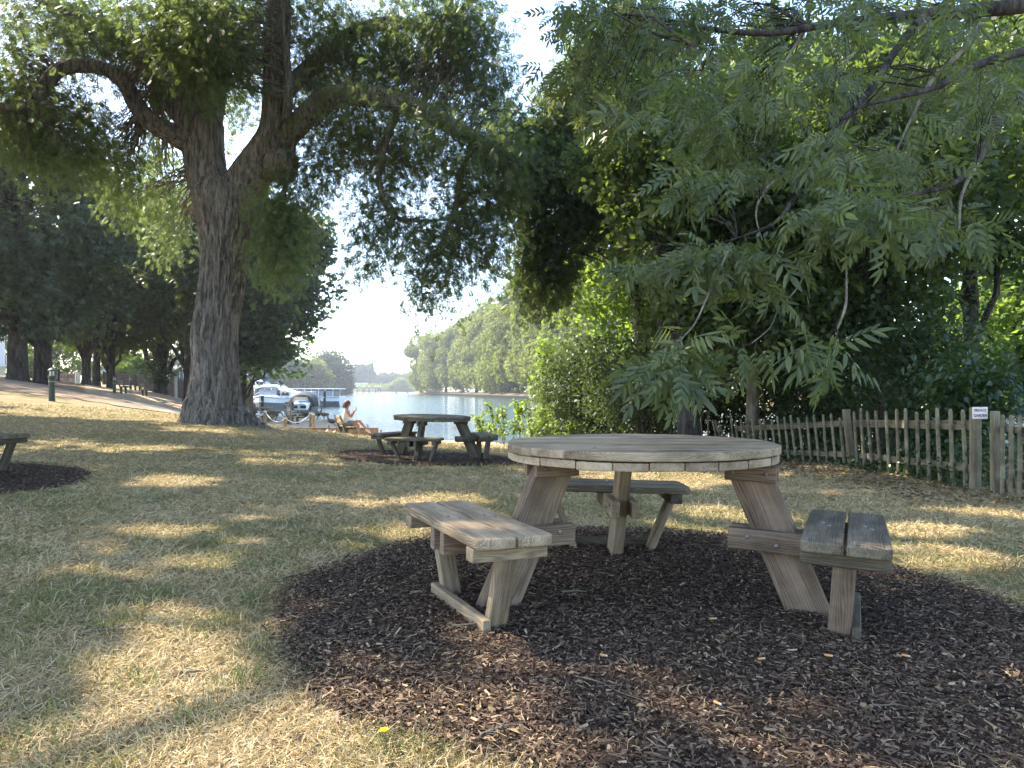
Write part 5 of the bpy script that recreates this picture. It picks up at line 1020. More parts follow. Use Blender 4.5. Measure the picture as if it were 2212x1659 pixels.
# ---- the woman on the bench -------------------------------------------
M['skin'] = speckled('skin', (.36, .20, .13), (.43, .25, .165), 6, .55, .3, 0)
M['hair'] = speckled('hair', (.06, .03, .018), (.14, .07, .04), 30, .6, .3, .3, stretch=(1, 1, .2))
M['top'] = speckled('white_top', (.62, .60, .57), (.74, .72, .69), 20, .85, .2, .15)
M['denim'] = speckled('denim', (.14, .19, .26), (.22, .28, .36), 40, .9, .2, .2)
M['shoe'] = speckled('shoe', (.55, .5, .44), (.66, .6, .54), 10, .7, .3, 0)
def skin_body(name, V, E_, R, m, parent, root=0, sub=2):
    me = bpy.data.meshes.new(name); me.from_pydata([tuple(map(float, v)) for v in V], E_, []); me.materials.append(m); o = link(bpy.data.objects.new(name, me), parent)
    o.modifiers.new('Skin', 'SKIN'); sd = o.modifiers.new('Subsurf', 'SUBSURF'); sd.levels = sub; sd.render_levels = sub
    for k, r in enumerate(R): me.skin_vertices[0].data[k].radius = (r, r) if np.isscalar(r) else r
    me.skin_vertices[0].data[root].use_root = True; o.modifiers['Skin'].use_smooth_shade = True
    dg = bpy.context.evaluated_depsgraph_get(); ev = bpy.data.meshes.new_from_object(o.evaluated_get(dg)); o.modifiers.clear(); o.data = ev; ev.polygons.foreach_set('use_smooth', np.ones(len(ev.polygons), bool)); return o
def woman():
    c, s = math.cos(BR), math.sin(BR); lx, ly = .12, -.16
    t = thing('person', 'woman in white top and denim shorts sitting cross legged holding up a phone', 'person', (BX + c * lx - s * ly, BY + s * lx + c * ly, g(BX, BY)), BR)
    V = []; E_ = []; R = []
    def v(p, r, prev=None):
        V.append(p); R.append(r)
        if prev is not None: E_.append((prev, len(V) - 1))
        return len(V) - 1
    pel = v((0, 0, .565), (.125, .15)); s1 = v((-.03, 0, .70), (.095, .125), pel); s2 = v((-.02, 0, .86), (.10, .135), s1); ch = v((0, 0, .98), (.10, .15), s2); nk = v((.02, 0, 1.08), .05, ch); n2 = v((.04, 0, 1.15), .05, nk)
    hd = v((.06, 0, 1.22), (.095, .08), n2); h2 = v((.055, 0, 1.30), (.095, .08), hd); v((.05, 0, 1.355), .05, h2); v((.155, 0, 1.225), .016, hd)
    for sd, kn, an, ft, toe in ((1, (.45, .10, .52), (.50, .10, .13), (.52, .10, .06), (.65, .10, .035)), (-1, (.46, -.03, .66), (.74, .04, .36), (.76, .05, .30), (.86, .06, .235))):
        h = v((.04, .095 * sd, .56), .095, pel); th = v(tuple((np.array((.04, .095 * sd, .56)) + np.array(kn)) / 2), .083, h); k = v(kn, .058, th); ca = v(tuple(np.array(kn) * .65 + np.array(an) * .35 + np.array((-.02, 0, 0))), .055, k); a = v(an, .034, ca); f = v(ft, .034, a); v(toe, .024, f)
    hands = []
    for sd, el, wr, hn in ((-1, (.13, -.22, .79), (.27, -.13, 1.00), (.31, -.10, 1.055)), (1, (.14, .21, .79), (.26, .05, .97), (.30, -.02, 1.03))):
        sh = v((-.005, .155 * sd, 1.01), .058, ch); e = v(el, .040, sh); w = v(wr, .027, e); hnd = v(hn, (.034, .022), w); hands.append((hnd, np.array(hn), sd))
    for hnd, hn, sd in hands:
        for q in range(4): a = v(tuple(hn + (.018 + .004 * q, (.028 - .019 * q) * sd * -1, .034 - .004 * abs(q - 1.3))), .0085, hnd); v(tuple(hn + (.036, (.024 - .017 * q) * sd * -1, .056 - .006 * abs(q - 1.3))), .007, a)
        a = v(tuple(hn + (-.006, -.03 * sd, .024)), .009, hnd); v(tuple(hn + (.012, -.042 * sd, .05)), .008, a)
    skin_body('body', V, E_, R, M['skin'], t, pel, 2)
    hr = MB(); secs = []
    for z, rx, ry, ox in ((1.12, .045, .06, -.04), (1.15, .105, .105, -.035), (1.21, .128, .120, -.005), (1.28, .132, .122, .02), (1.34, .115, .108, .03), (1.385, .07, .07, .035), (1.40, .02, .02, .035)):
        secs.append([(ox + rx * math.cos(a) * (1 if math.cos(a) < .35 or z > 1.27 else .55), ry * math.sin(a), z) for a in np.linspace(0, 2 * PI, 18, endpoint=False)])
    hr.loft(secs).build('hair', M['hair'], t, True)
    for sd in (-1, 1): MB().lathe((.142, .034 * sd, 1.245), [(.004, -.006), (.009, 0), (.004, .006)], 8).build('eye', M['black'], t)
    MB().tube([(.148, -.024, 1.185), (.153, 0, 1.185), (.148, .024, 1.185)], [.004, .007, .004], 6).build('mouth', M['red_ink'], t)
    tp = MB(); el = lambda cx, z, rx, ry: [(cx + rx * math.cos(a), ry * math.sin(a), z) for a in np.linspace(0, 2 * PI, 20, endpoint=False)]
    tp.loft([el(-.02, .60, .15, .175), el(-.03, .70, .13, .155), el(-.02, .80, .128, .155), el(-.01, .90, .132, .165), el(0, .98, .122, .165), el(.0, 1.035, .095, .135), el(.01, 1.07, .07, .085)]).build('top', M['top'], t, True)
    so = MB().loft([el(0, .63, .145, .172), el(0, .56, .150, .178), el(.01, .48, .145, .172)]).build('shorts', M['denim'], t, True)
    for sd, kn in ((1, (.45, .10, .52)), (-1, (.46, -.03, .66))):
        a = np.array((.03, .09 * sd, .555)); b = a + (np.array(kn) - a) * .38; MB().tube([a, (a + b) / 2, b], [.115, .108, .098], 14, mi=0).build('shorts_leg', M['denim'], so, True)
    for an, toe in (((.50, .10, .075), (.67, .10, .025)), ((.745, .045, .315), (.875, .06, .225))):
        an = np.array(an); toe = np.array(toe); P = smooth_path([an + (-.05, 0, 0), an, (an + toe) / 2, toe], 4); MB().tube(P, np.interp(np.linspace(0, 1, len(P)), [0, .3, .7, 1], [.02, .048, .043, .02]), 10).build('shoe', M['shoe'], t, True)
    p = thing('phone', 'dark phone held up in the hands of the seated woman', 'phone', (t.location.x + c * .335 + s * .085, t.location.y + s * .335 - c * .085, t.location.z + 1.105), BR); o = MB().box((0, 0, 0), (.012, .075, .15)).build('case', M['black'], p, bevel=.004); o.rotation_euler = (0, math.radians(-12), 0); MB().box((-.0075, 0, 0), (.002, .066, .138)).build('screen', M['glass'], o)
woman()

# ---- boats --------------------------------------------------------------
M['hull_shade'] = speckled('shaded_hull', (.10, .11, .13), (.18, .19, .21), 3, .4, .4, 0)  # shade on the lower hull painted as a dark grey band
def hull(t, L, B, Hh, m, draft=.25):
    n = 9; secs = []
    for k in range(n):
        s = k / (n - 1); x = -L / 2 + L * s; b = B / 2 * (1 - max(0, (s - .45) / .55) ** 2.3) * (.93 + .07 * min(1, s * 4)) + .01; sh = Hh * (1 + .28 * s ** 2); xr = x + .06 * L * max(0, s - .7)
        secs.append([(xr, -b, sh), (x + .0, -b * .98, sh * .55), (x - .02 * L * s, -b * .82, .0), (x - .05 * L * s, -b * .45, -draft), (x - .05 * L * s, b * .45, -draft), (x - .02 * L * s, b * .82, 0), (x, b * .98, sh * .55), (xr, b, sh)])
    ml = MB().loft(secs); ml.Mi = [(0 if (q % 8) in (0, 6, 7) else 1) for q in range(8 * (n - 1))] + [0, 0]; ml.build('hull', [m, M['hull_shade']], t, False)
    mb = MB(); P = [np.array(q[0]) * (1, 1.01, 1) for q in secs]; P2 = [np.array(q[-1]) * (1, 1.01, 1) for q in secs]
    for A in (P, P2): MB().tube(np.array(A) - (0, 0, .12), .035, 6).build('rubbing_strake', M['antifoul'], t)
def cabin(t, secs, m=None, wins=()):
    """secs: (x, half-width bottom, half-width top, z bottom, z top)."""
    o = MB().loft([[(x, -wb, z0), (x, -wt, z0 + (z1 - z0) * .82), (x, -wt * .75, z1), (x, wt * .75, z1), (x, wt, z0 + (z1 - z0) * .82), (x, wb, z0)] for x, wb, wt, z0, z1 in secs]).build('cabin', m or M['gel'], t, bevel=0)
    for (xa, xb, za, zb, w) in wins:
        for s in (-1, 1): MB().add([(xa, s * w, za), (xb, s * w, za), (xb - .12, s * (w - .03), zb), (xa + .1, s * (w - .03), zb), (xa, s * (w - .06), za), (xb, s * (w - .06), za), (xb - .12, s * (w - .09), zb), (xa + .1, s * (w - .09), zb)], [(0, 1, 2, 3), (4, 5, 6, 7), (0, 1, 5, 4), (1, 2, 6, 5), (2, 3, 7, 6), (3, 0, 4, 7)]).build('window', M['glass'], t)
    return o
def rails(t, pts, h=.55, w=.018):
    P = np.array(pts, float); MB().tube(smooth_path(P + (0, 0, h), 4), w, 6).build('guard_rail', M['chrome'], t)
    for p in P: MB().tube([p, p + (0, 0, h)], w, 6).build('stanchion', M['chrome'], t)
def canopy_arch(t, x0, x1, w, z0, z1, m, name='canopy', taper=.0, n=5):
    secs = []
    for k in range(n + 1):
        x = x0 + (x1 - x0) * k / n; f = 1 - taper * (k / n); secs.append([(x, w * f * math.cos(a), z0 + (z1 - z0) * f * abs(math.sin(a)) ** .7) for a in np.linspace(0, PI, 13)])
    return MB().loft(secs, close=True).build(name, m, t, True)
def boat_at(name, lb, u, d, rz): return thing(name, lb, 'boat', ((u - 512) / F * d, d, WATER_Z), math.radians(rz), 'boats moored at the quay')
# big cruiser, bow to the open water
t = boat_at('cabin_cruiser', 'large white cabin cruiser with long dark side windows, bow towards open water', 281, 90, -6); hull(t, 9.5, 3.2, 1.15, M['gel'])
cabin(t, [(-3.6, 1.3, 1.2, 1.1, 2.0), (-2.6, 1.35, 1.2, 1.1, 2.55), (.2, 1.3, 1.1, 1.15, 2.55), (1.6, 1.1, .9, 1.2, 2.1), (3.4, .6, .45, 1.3, 1.5)], None, [(-2.3, -.9, 1.5, 2.15, 1.335), (-.8, .5, 1.5, 2.15, 1.325), (.6, 1.6, 1.5, 1.95, 1.26)])
cabin(t, [(-3.2, 1.0, .95, 2.5, 2.8), (-.4, 1.0, .9, 2.5, 2.85), (.5, .7, .6, 2.5, 2.6)]); MB().loft([[(.35, -.8, 2.62), (.35, .8, 2.62)], [(-.25, -.7, 3.2), (-.25, .7, 3.2)], [(-.32, -.7, 3.2), (-.32, .7, 3.2)], [(.27, -.8, 2.62), (.27, .8, 2.62)]], False, False).build('windscreen', M['clear'], t)
MB().tube(smooth_path([(-2.6, -1.05, 2.5), (-2.9, -1, 3.3), (-2.9, 1, 3.3), (-2.6, 1.05, 2.5)], 4), .09, 8).build('radar_arch', M['gel'], t); MB().lathe((-2.9, 0, 3.38), [(.28, 0), (.3, .08), (.2, .18), (.03, .2)], 14).build('radar_dome', M['gel'], t)
rails(t, [(-.5, -1.52, 1.28), (1.2, -1.4, 1.32), (2.8, -1.05, 1.4), (4.4, -.35, 1.5)]); rails(t, [(-.5, 1.52, 1.28), (1.2, 1.4, 1.32), (2.8, 1.05, 1.4), (4.4, .35, 1.5)])
# second cruiser behind, under a blue bimini
t = boat_at('motor_yacht', 'white motor yacht behind the others under a blue violet bimini top', 262, 97, -4); hull(t, 9.5, 3.1, 1.6, M['gel']); cabin(t, [(-4, 1.3, 1.2, 1.6, 2.5), (-1, 1.3, 1.15, 1.6, 2.7), (1.6, 1.1, .9, 1.7, 2.4), (3.6, .5, .4, 1.8, 2.0)], None, [(-3.4, -1.4, 1.95, 2.4, 1.33), (-1.2, .8, 1.95, 2.4, 1.31)])
canopy_arch(t, -3.4, .3, 1.3, 3.6, 4.4, M['navy'], 'bimini_top', 0, 3)
for xx, yy in ((-3.3, -1.2), (-3.3, 1.2), (.2, -1.2), (.2, 1.2)): MB().tube([(xx, yy, 2.4), (xx * .98, yy, 3.75)], .035, 6).build('bimini_pole', M['chrome'], t)
MB().box((-1.6, 0, 3.1), (3.2, 2.0, .9)).build('cockpit_curtain', M['grey_canvas'], t, bevel=.1); MB().loft([[(1.5, -1, 2.4), (1.5, 1, 2.4)], [(.5, -.9, 3.3), (.5, .9, 3.3)], [(.44, -.9, 3.3), (.44, .9, 3.3)], [(1.42, -1, 2.4), (1.42, 1, 2.4)]], False, False).build('windscreen', M['clear'], t)
rails(t, [(.5, -1.4, 1.8), (2, -1.2, 1.9), (3.8, -.6, 2.05)])
# trip boat on the right with a pale roof
t = boat_at('trip_boat', 'white glazed trip boat with flat pale roof beside the black mooring pile', 312, 95, 172); hull(t, 8.6, 2.8, 1.3, M['gel']); cabin(t, [(-3.4, 1.2, 1.15, 1.3, 2.25), (2.4, 1.2, 1.1, 1.35, 2.25), (3.0, .9, .8, 1.4, 1.8)], M['clear'])
MB().prism([(-4.2, -1.35), (2.9, -1.3), (3.2, 0), (2.9, 1.3), (-4.2, 1.35)], 2.28, 2.40).build('roof', M['gel'], t, bevel=.03)
for q in range(7):
    for s in (-1, 1): MB().bar((-3.4 + q * .98, s * 1.2, 1.3), (-3.4 + q * .98, s * 1.2, 2.28), .07, .07, (0, 1, 0)).build('roof_post', M['gel'], t)
rails(t, [(2.6, -1.0, 1.6), (3.4, -.7, 1.65), (4.1, -.2, 1.7)])
# covered boat, stern on
t = boat_at('covered_cruiser', 'small cruiser with a dark arched canvas cover, seen end on', 304, 72, -82); hull(t, 6.2, 2.5, .95, M['gel']); canopy_arch(t, -1.6, 2.2, 1.48, .55, 2.05, M['grey_canvas'], 'canvas_cover', .22)
MB().loft([[(2.23, -.85, .95), (2.23, .85, .95)], [(2.21, -.62, 1.5), (2.21, .62, 1.5)], [(2.17, -.62, 1.5), (2.17, .62, 1.5)], [(2.19, -.85, .95), (2.19, .85, .95)]], False, True).build('canvas_window', M['pale_canvas'], t)
cabin(t, [(2.2, .95, .9, .9, 1.0), (2.9, .8, .75, .3, .93), (3.3, .7, .65, .25, .88)]);
for s in (-.4, .4): MB().box((3.31, s, .55), (.03, .55, .28)).build('cabin_window', M['glass'], t, bevel=.01)
for q in (-.5, .2): MB().tube(smooth_path([(q, -1.5, .6), (q, -1.25, 1.6), (q, 0, 2.08), (q, 1.25, 1.6), (q, 1.5, .6)], 5), .03, 6).build('cover_hoop', M['chrome'], t)
# white day cruiser, end on
t = boat_at('day_cruiser', 'white day cruiser with framed windscreen and blue stripe, seen bow on', 267.5, 80, -86); hull(t, 6.5, 2.5, 1.25, M['gel']); cabin(t, [(-.6, 1.1, 1.05, 1.25, 1.6), (1.2, 1.0, .8, 1.3, 1.62), (2.4, .5, .4, 1.4, 1.5)])
for s, w in ((-.72, .62), (0, .72), (.72, .62)): MB().add([(.25, s - w / 2, 1.62), (.25, s + w / 2, 1.62), (-.25, s * .94 + w * .46, 2.35), (-.25, s * .94 - w * .46, 2.35), (.19, s - w / 2, 1.62), (.19, s + w / 2, 1.62), (-.31, s * .94 + w * .46, 2.35), (-.31, s * .94 - w * .46, 2.35)], [(0, 1, 2, 3), (7, 6, 5, 4), (0, 4, 5, 1), (1, 5, 6, 2), (2, 6, 7, 3), (3, 7, 4, 0)]).build('windscreen', M['clear'], t)
MB().tube(smooth_path([(.24, -1.1, 1.6), (-.28, -1.02, 2.36), (-.3, 0, 2.42), (-.28, 1.02, 2.36), (.24, 1.1, 1.6)], 5), .065, 6).build('screen_frame', M['black'], t); rails(t, [(1.2, -1.0, 1.35), (2.4, -.6, 1.45), (3.1, 0, 1.55), (2.4, .6, 1.45), (1.2, 1.0, 1.35)], .35)
t = boat_at('launch', 'little white launch with a beige canopy roof nearest the brown hoarding', 256.5, 84, -84); hull(t, 5.6, 2.2, 1.0, M['gel']); MB().prism([(-1.6, -1.15), (1.0, -1.1), (1.0, 1.1), (-1.6, 1.15)], 2.3, 2.5).build('canopy', M['beige_canvas'], t, bevel=.08); cabin(t, [(.9, 1.0, .98, 1.0, 1.5), (2.2, .7, .6, 1.1, 1.4)])
for s in (-.5, .5): MB().add([(1.02, s - .48, 1.45), (1.02, s + .48, 1.45), (.92, s + .45, 2.3), (.92, s - .45, 2.3), (.97, s - .48, 1.45), (.97, s + .48, 1.45), (.87, s + .45, 2.3), (.87, s - .45, 2.3)], [(0, 1, 2, 3), (7, 6, 5, 4), (0, 4, 5, 1), (1, 5, 6, 2), (2, 6, 7, 3), (3, 7, 4, 0)]).build('windscreen', M['clear'], t)
for xx in (-1.5, .9):
    for s in (-1.05, 1.05): MB().tube([(xx, s, 1.0), (xx, s, 2.35)], .03, 6).build('canopy_pole', M['chrome'], t)
t = boat_at('dinghy', 'grey inflatable dinghy lifted above the brown hoarding', 241, 97, 0); t.location.z = 2.6; MB().tube(smooth_path([(-1.6, -.7, 0), (.6, -.7, 0), (1.5, -.3, .2), (1.7, 0, .25), (1.5, .3, .2), (.6, .7, 0), (-1.6, .7, 0)], 5), .24, 10).build('tube', M['pale_canvas'], t, True); MB().box((-.3, 0, -.1), (2.6, 1.0, .08)).build('floor', M['grey_canvas'], t)
for q in (-1.2, .8): MB().box((q, 0, -1.5), (.12, 1.2, 2.6)).build('cradle', M['black'], t)
for (u, d, h, lb) in ((324.6, 88, 2.1, 'black mooring pile at the end of the white boats'), (262.3, 76, 1.6, 'dark mooring pile before the white day cruiser'), (292, 66, 1.1, 'short mooring pile at the corner of the quay')):
    x = (u - 512) / F * d; t = thing('mooring_pile', lb, 'mooring post', (x, d, WATER_Z), 0, 'mooring piles beside the boats'); MB().lathe((0, 0, 0), [(.17, -.6), (.17, h - .05), (.12, h)], 12).build('pile', M['black'], t); MB().lathe((0, 0, 0), [(.18, h * .55), (.2, h * .56), (.2, h * .6), (.18, h * .61)], 12).build('ring', M['steel'], t)
t = thing('pontoon', 'narrow grey pontoon running out between the moored boats', 'pontoon', ((318 - 512) / F * 85, 85, WATER_Z)); MB().box((-3, 0, .35), (7, 1.3, .16)).build('deck', M['wood_dark'], t, bevel=.02)
for q in (-5.5, -3, -.6): MB().box((q, 0, .08), (1.2, 1.1, .36)).build('float', M['concrete'], t, bevel=.03)

# ---- fence, sheds and small things at the top of the slope -------------------
t = thing('board_fence', 'long dark brown board fence running down towards the boats', 'fence', (-38, 75, .5))
FP = [(104, 78, 3.0, 1.5), (135, 77, 2.66, 1.1), (160, 76, 2.35, .7), (188, 74.5, 2.02, .3), (215, 73.5, 1.75, .0), (236, 72.6, 1.62, -.3)]
for (a, b) in zip(FP[:-1], FP[1:]):
    A = np.array([(a[0] - 512) / F * a[1] + 38, a[1] - 75, -.5]); B = np.array([(b[0] - 512) / F * b[1] + 38, b[1] - 75, -.5]); n = 14; mb = MB()
    for k in range(n):
        p = A + (B - A) * k / n; q = A + (B - A) * (k + 1) / n - (B - A) * .004; z0 = a[3] + (b[3] - a[3]) * k / n - .5; z1 = a[2] + (b[2] - a[2]) * k / n + .03 * math.sin(k * 2.1); dy = np.array([0, .03, 0])
        mb.add([p + (0, 0, z0), q + (0, 0, z0), q + (0, 0, z1), p + (0, 0, z1), p + dy + (0, 0, z0), q + dy + (0, 0, z0), q + dy + (0, 0, z1), p + dy + (0, 0, z1)], [(0, 1, 2, 3), (7, 6, 5, 4), (0, 4, 5, 1), (1, 5, 6, 2), (2, 6, 7, 3), (3, 7, 4, 0)])
    mb.build('board_panel', M['brown_fence'], t); MB().bar(A + (0, -.06, a[3] - .3), A + (0, -.06, a[2] + .08), .14, .14, (0, 1, 0)).build('fence_post', M['brown_fence'], t)
t = thing('hoarding', 'tan boarded hoarding beside the beige topped launch', 'fence', ((243 - 512) / F * 73.5, 73.5, -.9)); mb = MB()
for k in range(9): mb.box((-.8 + .22 * k, .02 * (k % 2), 1.2), (.212, .05, 2.4))
mb.build('board_panel', M['timber'], t); MB().box((.08, .0, 2.43), (2.05, .12, .06)).build('cap_rail', M['timber'], t)
def upright(u, v0, v1, d, r, m, name, lb, cat, top=None):
    x = (u - 512) / F * d; z0, z1 = H - (v1 - HY) / F * d, H - (v0 - HY) / F * d; z0 = min(z0, g(x, d)) if d < 80 else z0; t = thing(name, lb, cat, (x, d, z0)); MB().lathe((0, 0, 0), [(r, -.2), (r, (z1 - z0) * .96), (r * .5, z1 - z0)], 10).build('shaft', m, t)
    if top: MB().lathe((0, 0, z1 - z0), [(r * 1.2, -.02), (r * 3, .1), (r * 2.6, .28), (r, .36)], 12).build('lamp_head', m, t)
    else: MB().lathe((0, 0, z1 - z0), [(r * 1.3, -.03), (r * 1.3, .03), (r * .4, .05)], 10).build('cap', m, t)
    return t
upright(176, 377, 393, 60, .11, M['pale_canvas'], 'tall_post', 'pale grey post standing in front of the brown fence', 'post')
for u, v0, d, r, lb, tp in ((188.8, 361, 92, .12, 'thick white mast beside the ash trunk above the brown fence', None), (183.5, 370, 92, .05, 'white lamp pole above the brown fence', True), (179.6, 373, 94, .03, 'thin grey pole above the brown fence', None), (170, 372.5, 90, .06, 'short lamp pole at the shed corner', True), (121.5, 365, 95, .03, 'leaning thin pole beside the banner', None)):
    upright(u, v0, 386, d, r, M['plain_white'], 'mast', lb, 'pole', tp)
for u, v0, v1, lb in ((23.8, 368, 379.5, 'white garden post between the two thick chestnut trunks'), (9.5, 365.5, 378.5, 'white garden post at the very edge of the view'), (76.5, 372, 381, 'white post next to the garlanded gate'), (78.8, 373, 381, 'second white post next to the garlanded gate'), (90.0, 373, 384, 'white post behind the thin chestnut pair')):
    upright(u, v0, v1, 52, .09, M['plain_white'], 'white_post', lb, 'post')
# bin
x = (46 - 512) / F * 46; t = thing('litter_bin', 'dark litter bin with a domed lid behind the second chestnut', 'bin', (x, 46, g(x, 46))); MB().box((0, 0, .42), (.52, .52, .84)).build('body', M['black'], t, bevel=.03); MB().lathe((0, 0, .98), [(.36, 0), (.37, .05), (.25, .13), (.04, .17)], 16).build('lid', M['dark_green'], t); MB().box((0, -.27, .70), (.36, .02, .12)).build('slot', M['grey_canvas'], t, bevel=.005)
for sx in (-.24, .24):
    for sy in (-.24, .24): MB().bar((sx, sy, .84), (sx, sy, .99), .03, .03, (0, 1, 0)).build('lid_post', M['black'], t)
# garlanded gate
x = (67 - 512) / F * 56; t = thing('board_gate', 'pinkish board gate hung with dark loops of chain', 'gate', (x, 56, g(x, 56))); mb = MB()
for k in range(8): mb.box((-.5 + .143 * k, 0, .36), (.138, .03, .82 + .03 * (k % 2)))
mb.build('board_panel', M['pinkwood'], t)
for s in (-.62, .6): MB().bar((s, 0, -.05), (s, 0, .9), .09, .09, (0, 1, 0)).build('gate_post', M['pinkwood'], t, bevel=.01)
for k in range(4): MB().tube(smooth_path([(-.44 + .25 * k, -.03, .68), (-.39 + .25 * k, -.04, .5), (-.32 + .25 * k, -.05, .44), (-.25 + .25 * k, -.04, .5), (-.2 + .25 * k, -.03, .68)], 4), .018, 6).build('chain_loop', M['black'], t)
# banner over the fence
xb = (109.5 - 512) / F * 79; t = thing('banner', 'blue banner with white lettering marks and white end discs above the brown fence', 'banner', (xb, 79, 2.95)); MB().box((0, 0, .12), (1.25, .03, .42)).build('cloth', M['blue'], t)
for s in (-.72, .75): MB().tube([(s, -.03, .16), (s, .0, .16)], .30, 18).build('disc', M['plain_white'], t)
for k, (a, w) in enumerate(((-.42, .3), (-.02, .36), (.38, .34))): MB().box((a, -.022, .14), (w, .01, .1)).build('lettering', M['plain_white'], t)
for s in (-.6, .6): MB().bar((s, .06, -1.4), (s, .06, .36), .06, .06, (0, 1, 0)).build('banner_post', M['black'], t)
# sheds beyond the fence
def shed(name, lb, u0, u1, d, zb, zt, zr, wm, rm, wins=0, depth=6, sign=False):
    x0, x1 = (u0 - 512) / F * d, (u1 - 512) / F * d; w = x1 - x0; t = thing(name, lb, 'building', ((x0 + x1) / 2, d, zb)); h = zt - zb
    MB().box((0, depth / 2, h / 2), (w, depth, h)).build('wall', wm, t); r = zr - zb
    MB().prism([(-.3, h - .02), (depth / 2, r), (depth + .3, h - .02), (depth + .3, h - .12), (depth / 2, r - .12), (-.3, h - .12)], -w / 2 - .3, w / 2 + .3, fr=lambda a, b, c: (c, a, b)).build('roof', rm, t)
    for k in range(wins):
        xx = -w / 2 + w * (k + .5) / wins; f = MB().box((xx, -.02, h * .6), (w / wins * .6, .06, h * .35)).build('window', M['plain_white'], t); MB().box((xx, -.055, h * .6), (w / wins * .5, .02, h * .28)).build('pane', M['glass'], f)
    if sign: MB().box((-w / 2 + .9, -.04, h * .72), (1.5, .04, .75)).build('sign_board', M['plain_white'], t); MB().box((-w / 2 + 1.0, -.07, h * .70), (.9, .02, .28)).build('sign_panel', M['pale_canvas'], t)
shed('boat_shed', 'long dark boat shed with slate roof behind the blue banner', 102, 134, 96, .8, 3.9, 5.2, M['brown_fence'], M['roof'], 4)
shed('boat_shed', 'dark low shed with a white sign on its wall by the ivy trunk', 158, 172, 94, .5, 3.6, 4.4, M['grey_canvas'], M['roof'], 0, 5, True)
t = thing('white_house', 'white house with a balustraded balcony at the edge of the view', 'house', (-51.6, 68.9, 1.2), math.radians(35.5)); MB().box((0, 3, 3.4), (4.2, 6, 6.8)).build('wall', M['plain_white'], t); MB().prism([(-.4, 6.7), (3, 9), (6.4, 6.7), (6.4, 6.55), (3, 8.85), (-.4, 6.55)], -2.5, 2.5, fr=lambda a, b, c: (c, a, b)).build('roof', M['roof'], t)
bl = MB().box((.4, -.7, 2.2), (3.8, 1.3, .16)).build('balcony', M['plain_white'], t); MB().box((.4, -1.3, 3.15), (3.8, .08, .1)).build('handrail', M['plain_white'], bl)
for k in range(16): MB().box((-1.4 + .24 * k, -1.3, 2.7), (.06, .06, .84)).build('baluster', M['plain_white'], bl)
for xx in (-.8, .9):
    for zz in (1.2, 3.4): f = MB().box((xx, -.03, zz), (1.0, .08, 1.3)).build('window', M['plain_white'], t); MB().box((xx, -.075, zz), (.84, .02, 1.14)).build('pane', M['glass'], f)

# ---- far bank: river wall, lock, paddlers --------------------------------------
M['bank_soil'] = speckled('bank_soil', (.09, .075, .05), (.17, .14, .09), .4, .95, .1, .2)  # shade of the far bank put into its soil colour
WL = np.array([(13, 149), (6.2, 171), (-10.5, 241), (-28.3, 312), (-40, 338)]); t = thing('river_wall', 'long low piled river wall below the plane trees on the far bank', 'wall', (6.2, 171, WATER_Z))
for a, b in zip(WL[:-1], WL[1:]):
    A = np.array([*a, 0]) - (6.2, 171, 0); B = np.array([*b, 0]) - (6.2, 171, 0); L = np.linalg.norm(B - A); n = int(L / .8); mb = MB(); x = (B - A) / L
    for k in range(n): p = A + (B - A) * (k + .5) / n; mb.bar(p + (0, 0, -.5), p + (0, 0, .62), .34, .25, (x[0], x[1], 0))
    mb.build('piling', M['grey_canvas'], t); MB().bar(A + (.3, .1, .72), B + (.3, .1, .72), .9, .26).build('coping', M['bank_soil'], t)
bank = strip('far_bank', [(12, 151), (5.9, 172), (-10.8, 241), (-28.5, 312), (-41, 339), (-52, 360)], [(30, 155), (24, 176), (8, 245), (-10, 316), (-22, 343), (-36, 364)], 40, 5, M['bank_soil'], .35, 0)
for k, (u, lb) in enumerate(((351, 'first'), (357.3, 'second'), (363.4, 'third'), (369, 'fourth'), (375.5, 'fifth'), (378, 'sixth'), (380.5, 'last'))):
    d = 598; t = thing('lock_pile', lb + ' pale capped pile of the far lock landing, counted from the poplars', 'mooring post', ((u - 512) / F * d, d, WATER_Z), 0, 'piles of the far lock landing'); MB().lathe((0, 0, 0), [(.55, -.5), (.55, 4.6), (.4, 4.7)], 10).build('pile', M['roof'], t); MB().lathe((0, 0, 4.7), [(.6, 0), (.6, .6), (.2, .9)], 10).build('cap', M['plain_white'], t)
t = thing('lock_landing', 'pale railed landing stage between the far piles', 'jetty', ((364 - 512) / F * 602, 602, WATER_Z)); MB().box((0, 0, 1.2), (26, 2, .5)).build('deck', M['concrete'], t)
for q in range(9): MB().box((-12 + 3 * q, -.8, 2.0), (.25, .25, 1.5)).build('rail_post', M['plain_white'], t)
MB().box((0, -.8, 2.7), (25, .2, .25)).build('handrail', M['plain_white'], t)
shed('lock_house', 'low pale roofed lock house between the far poplars', 352, 367, 632, -.5, 4.2, 7.5, M['brown_fence'], M['pale_canvas'], 4, 8)
M['wetsuit'] = speckled('dark_cloth', (.015, .018, .025), (.04, .045, .06), 10, .8, .2, 0)
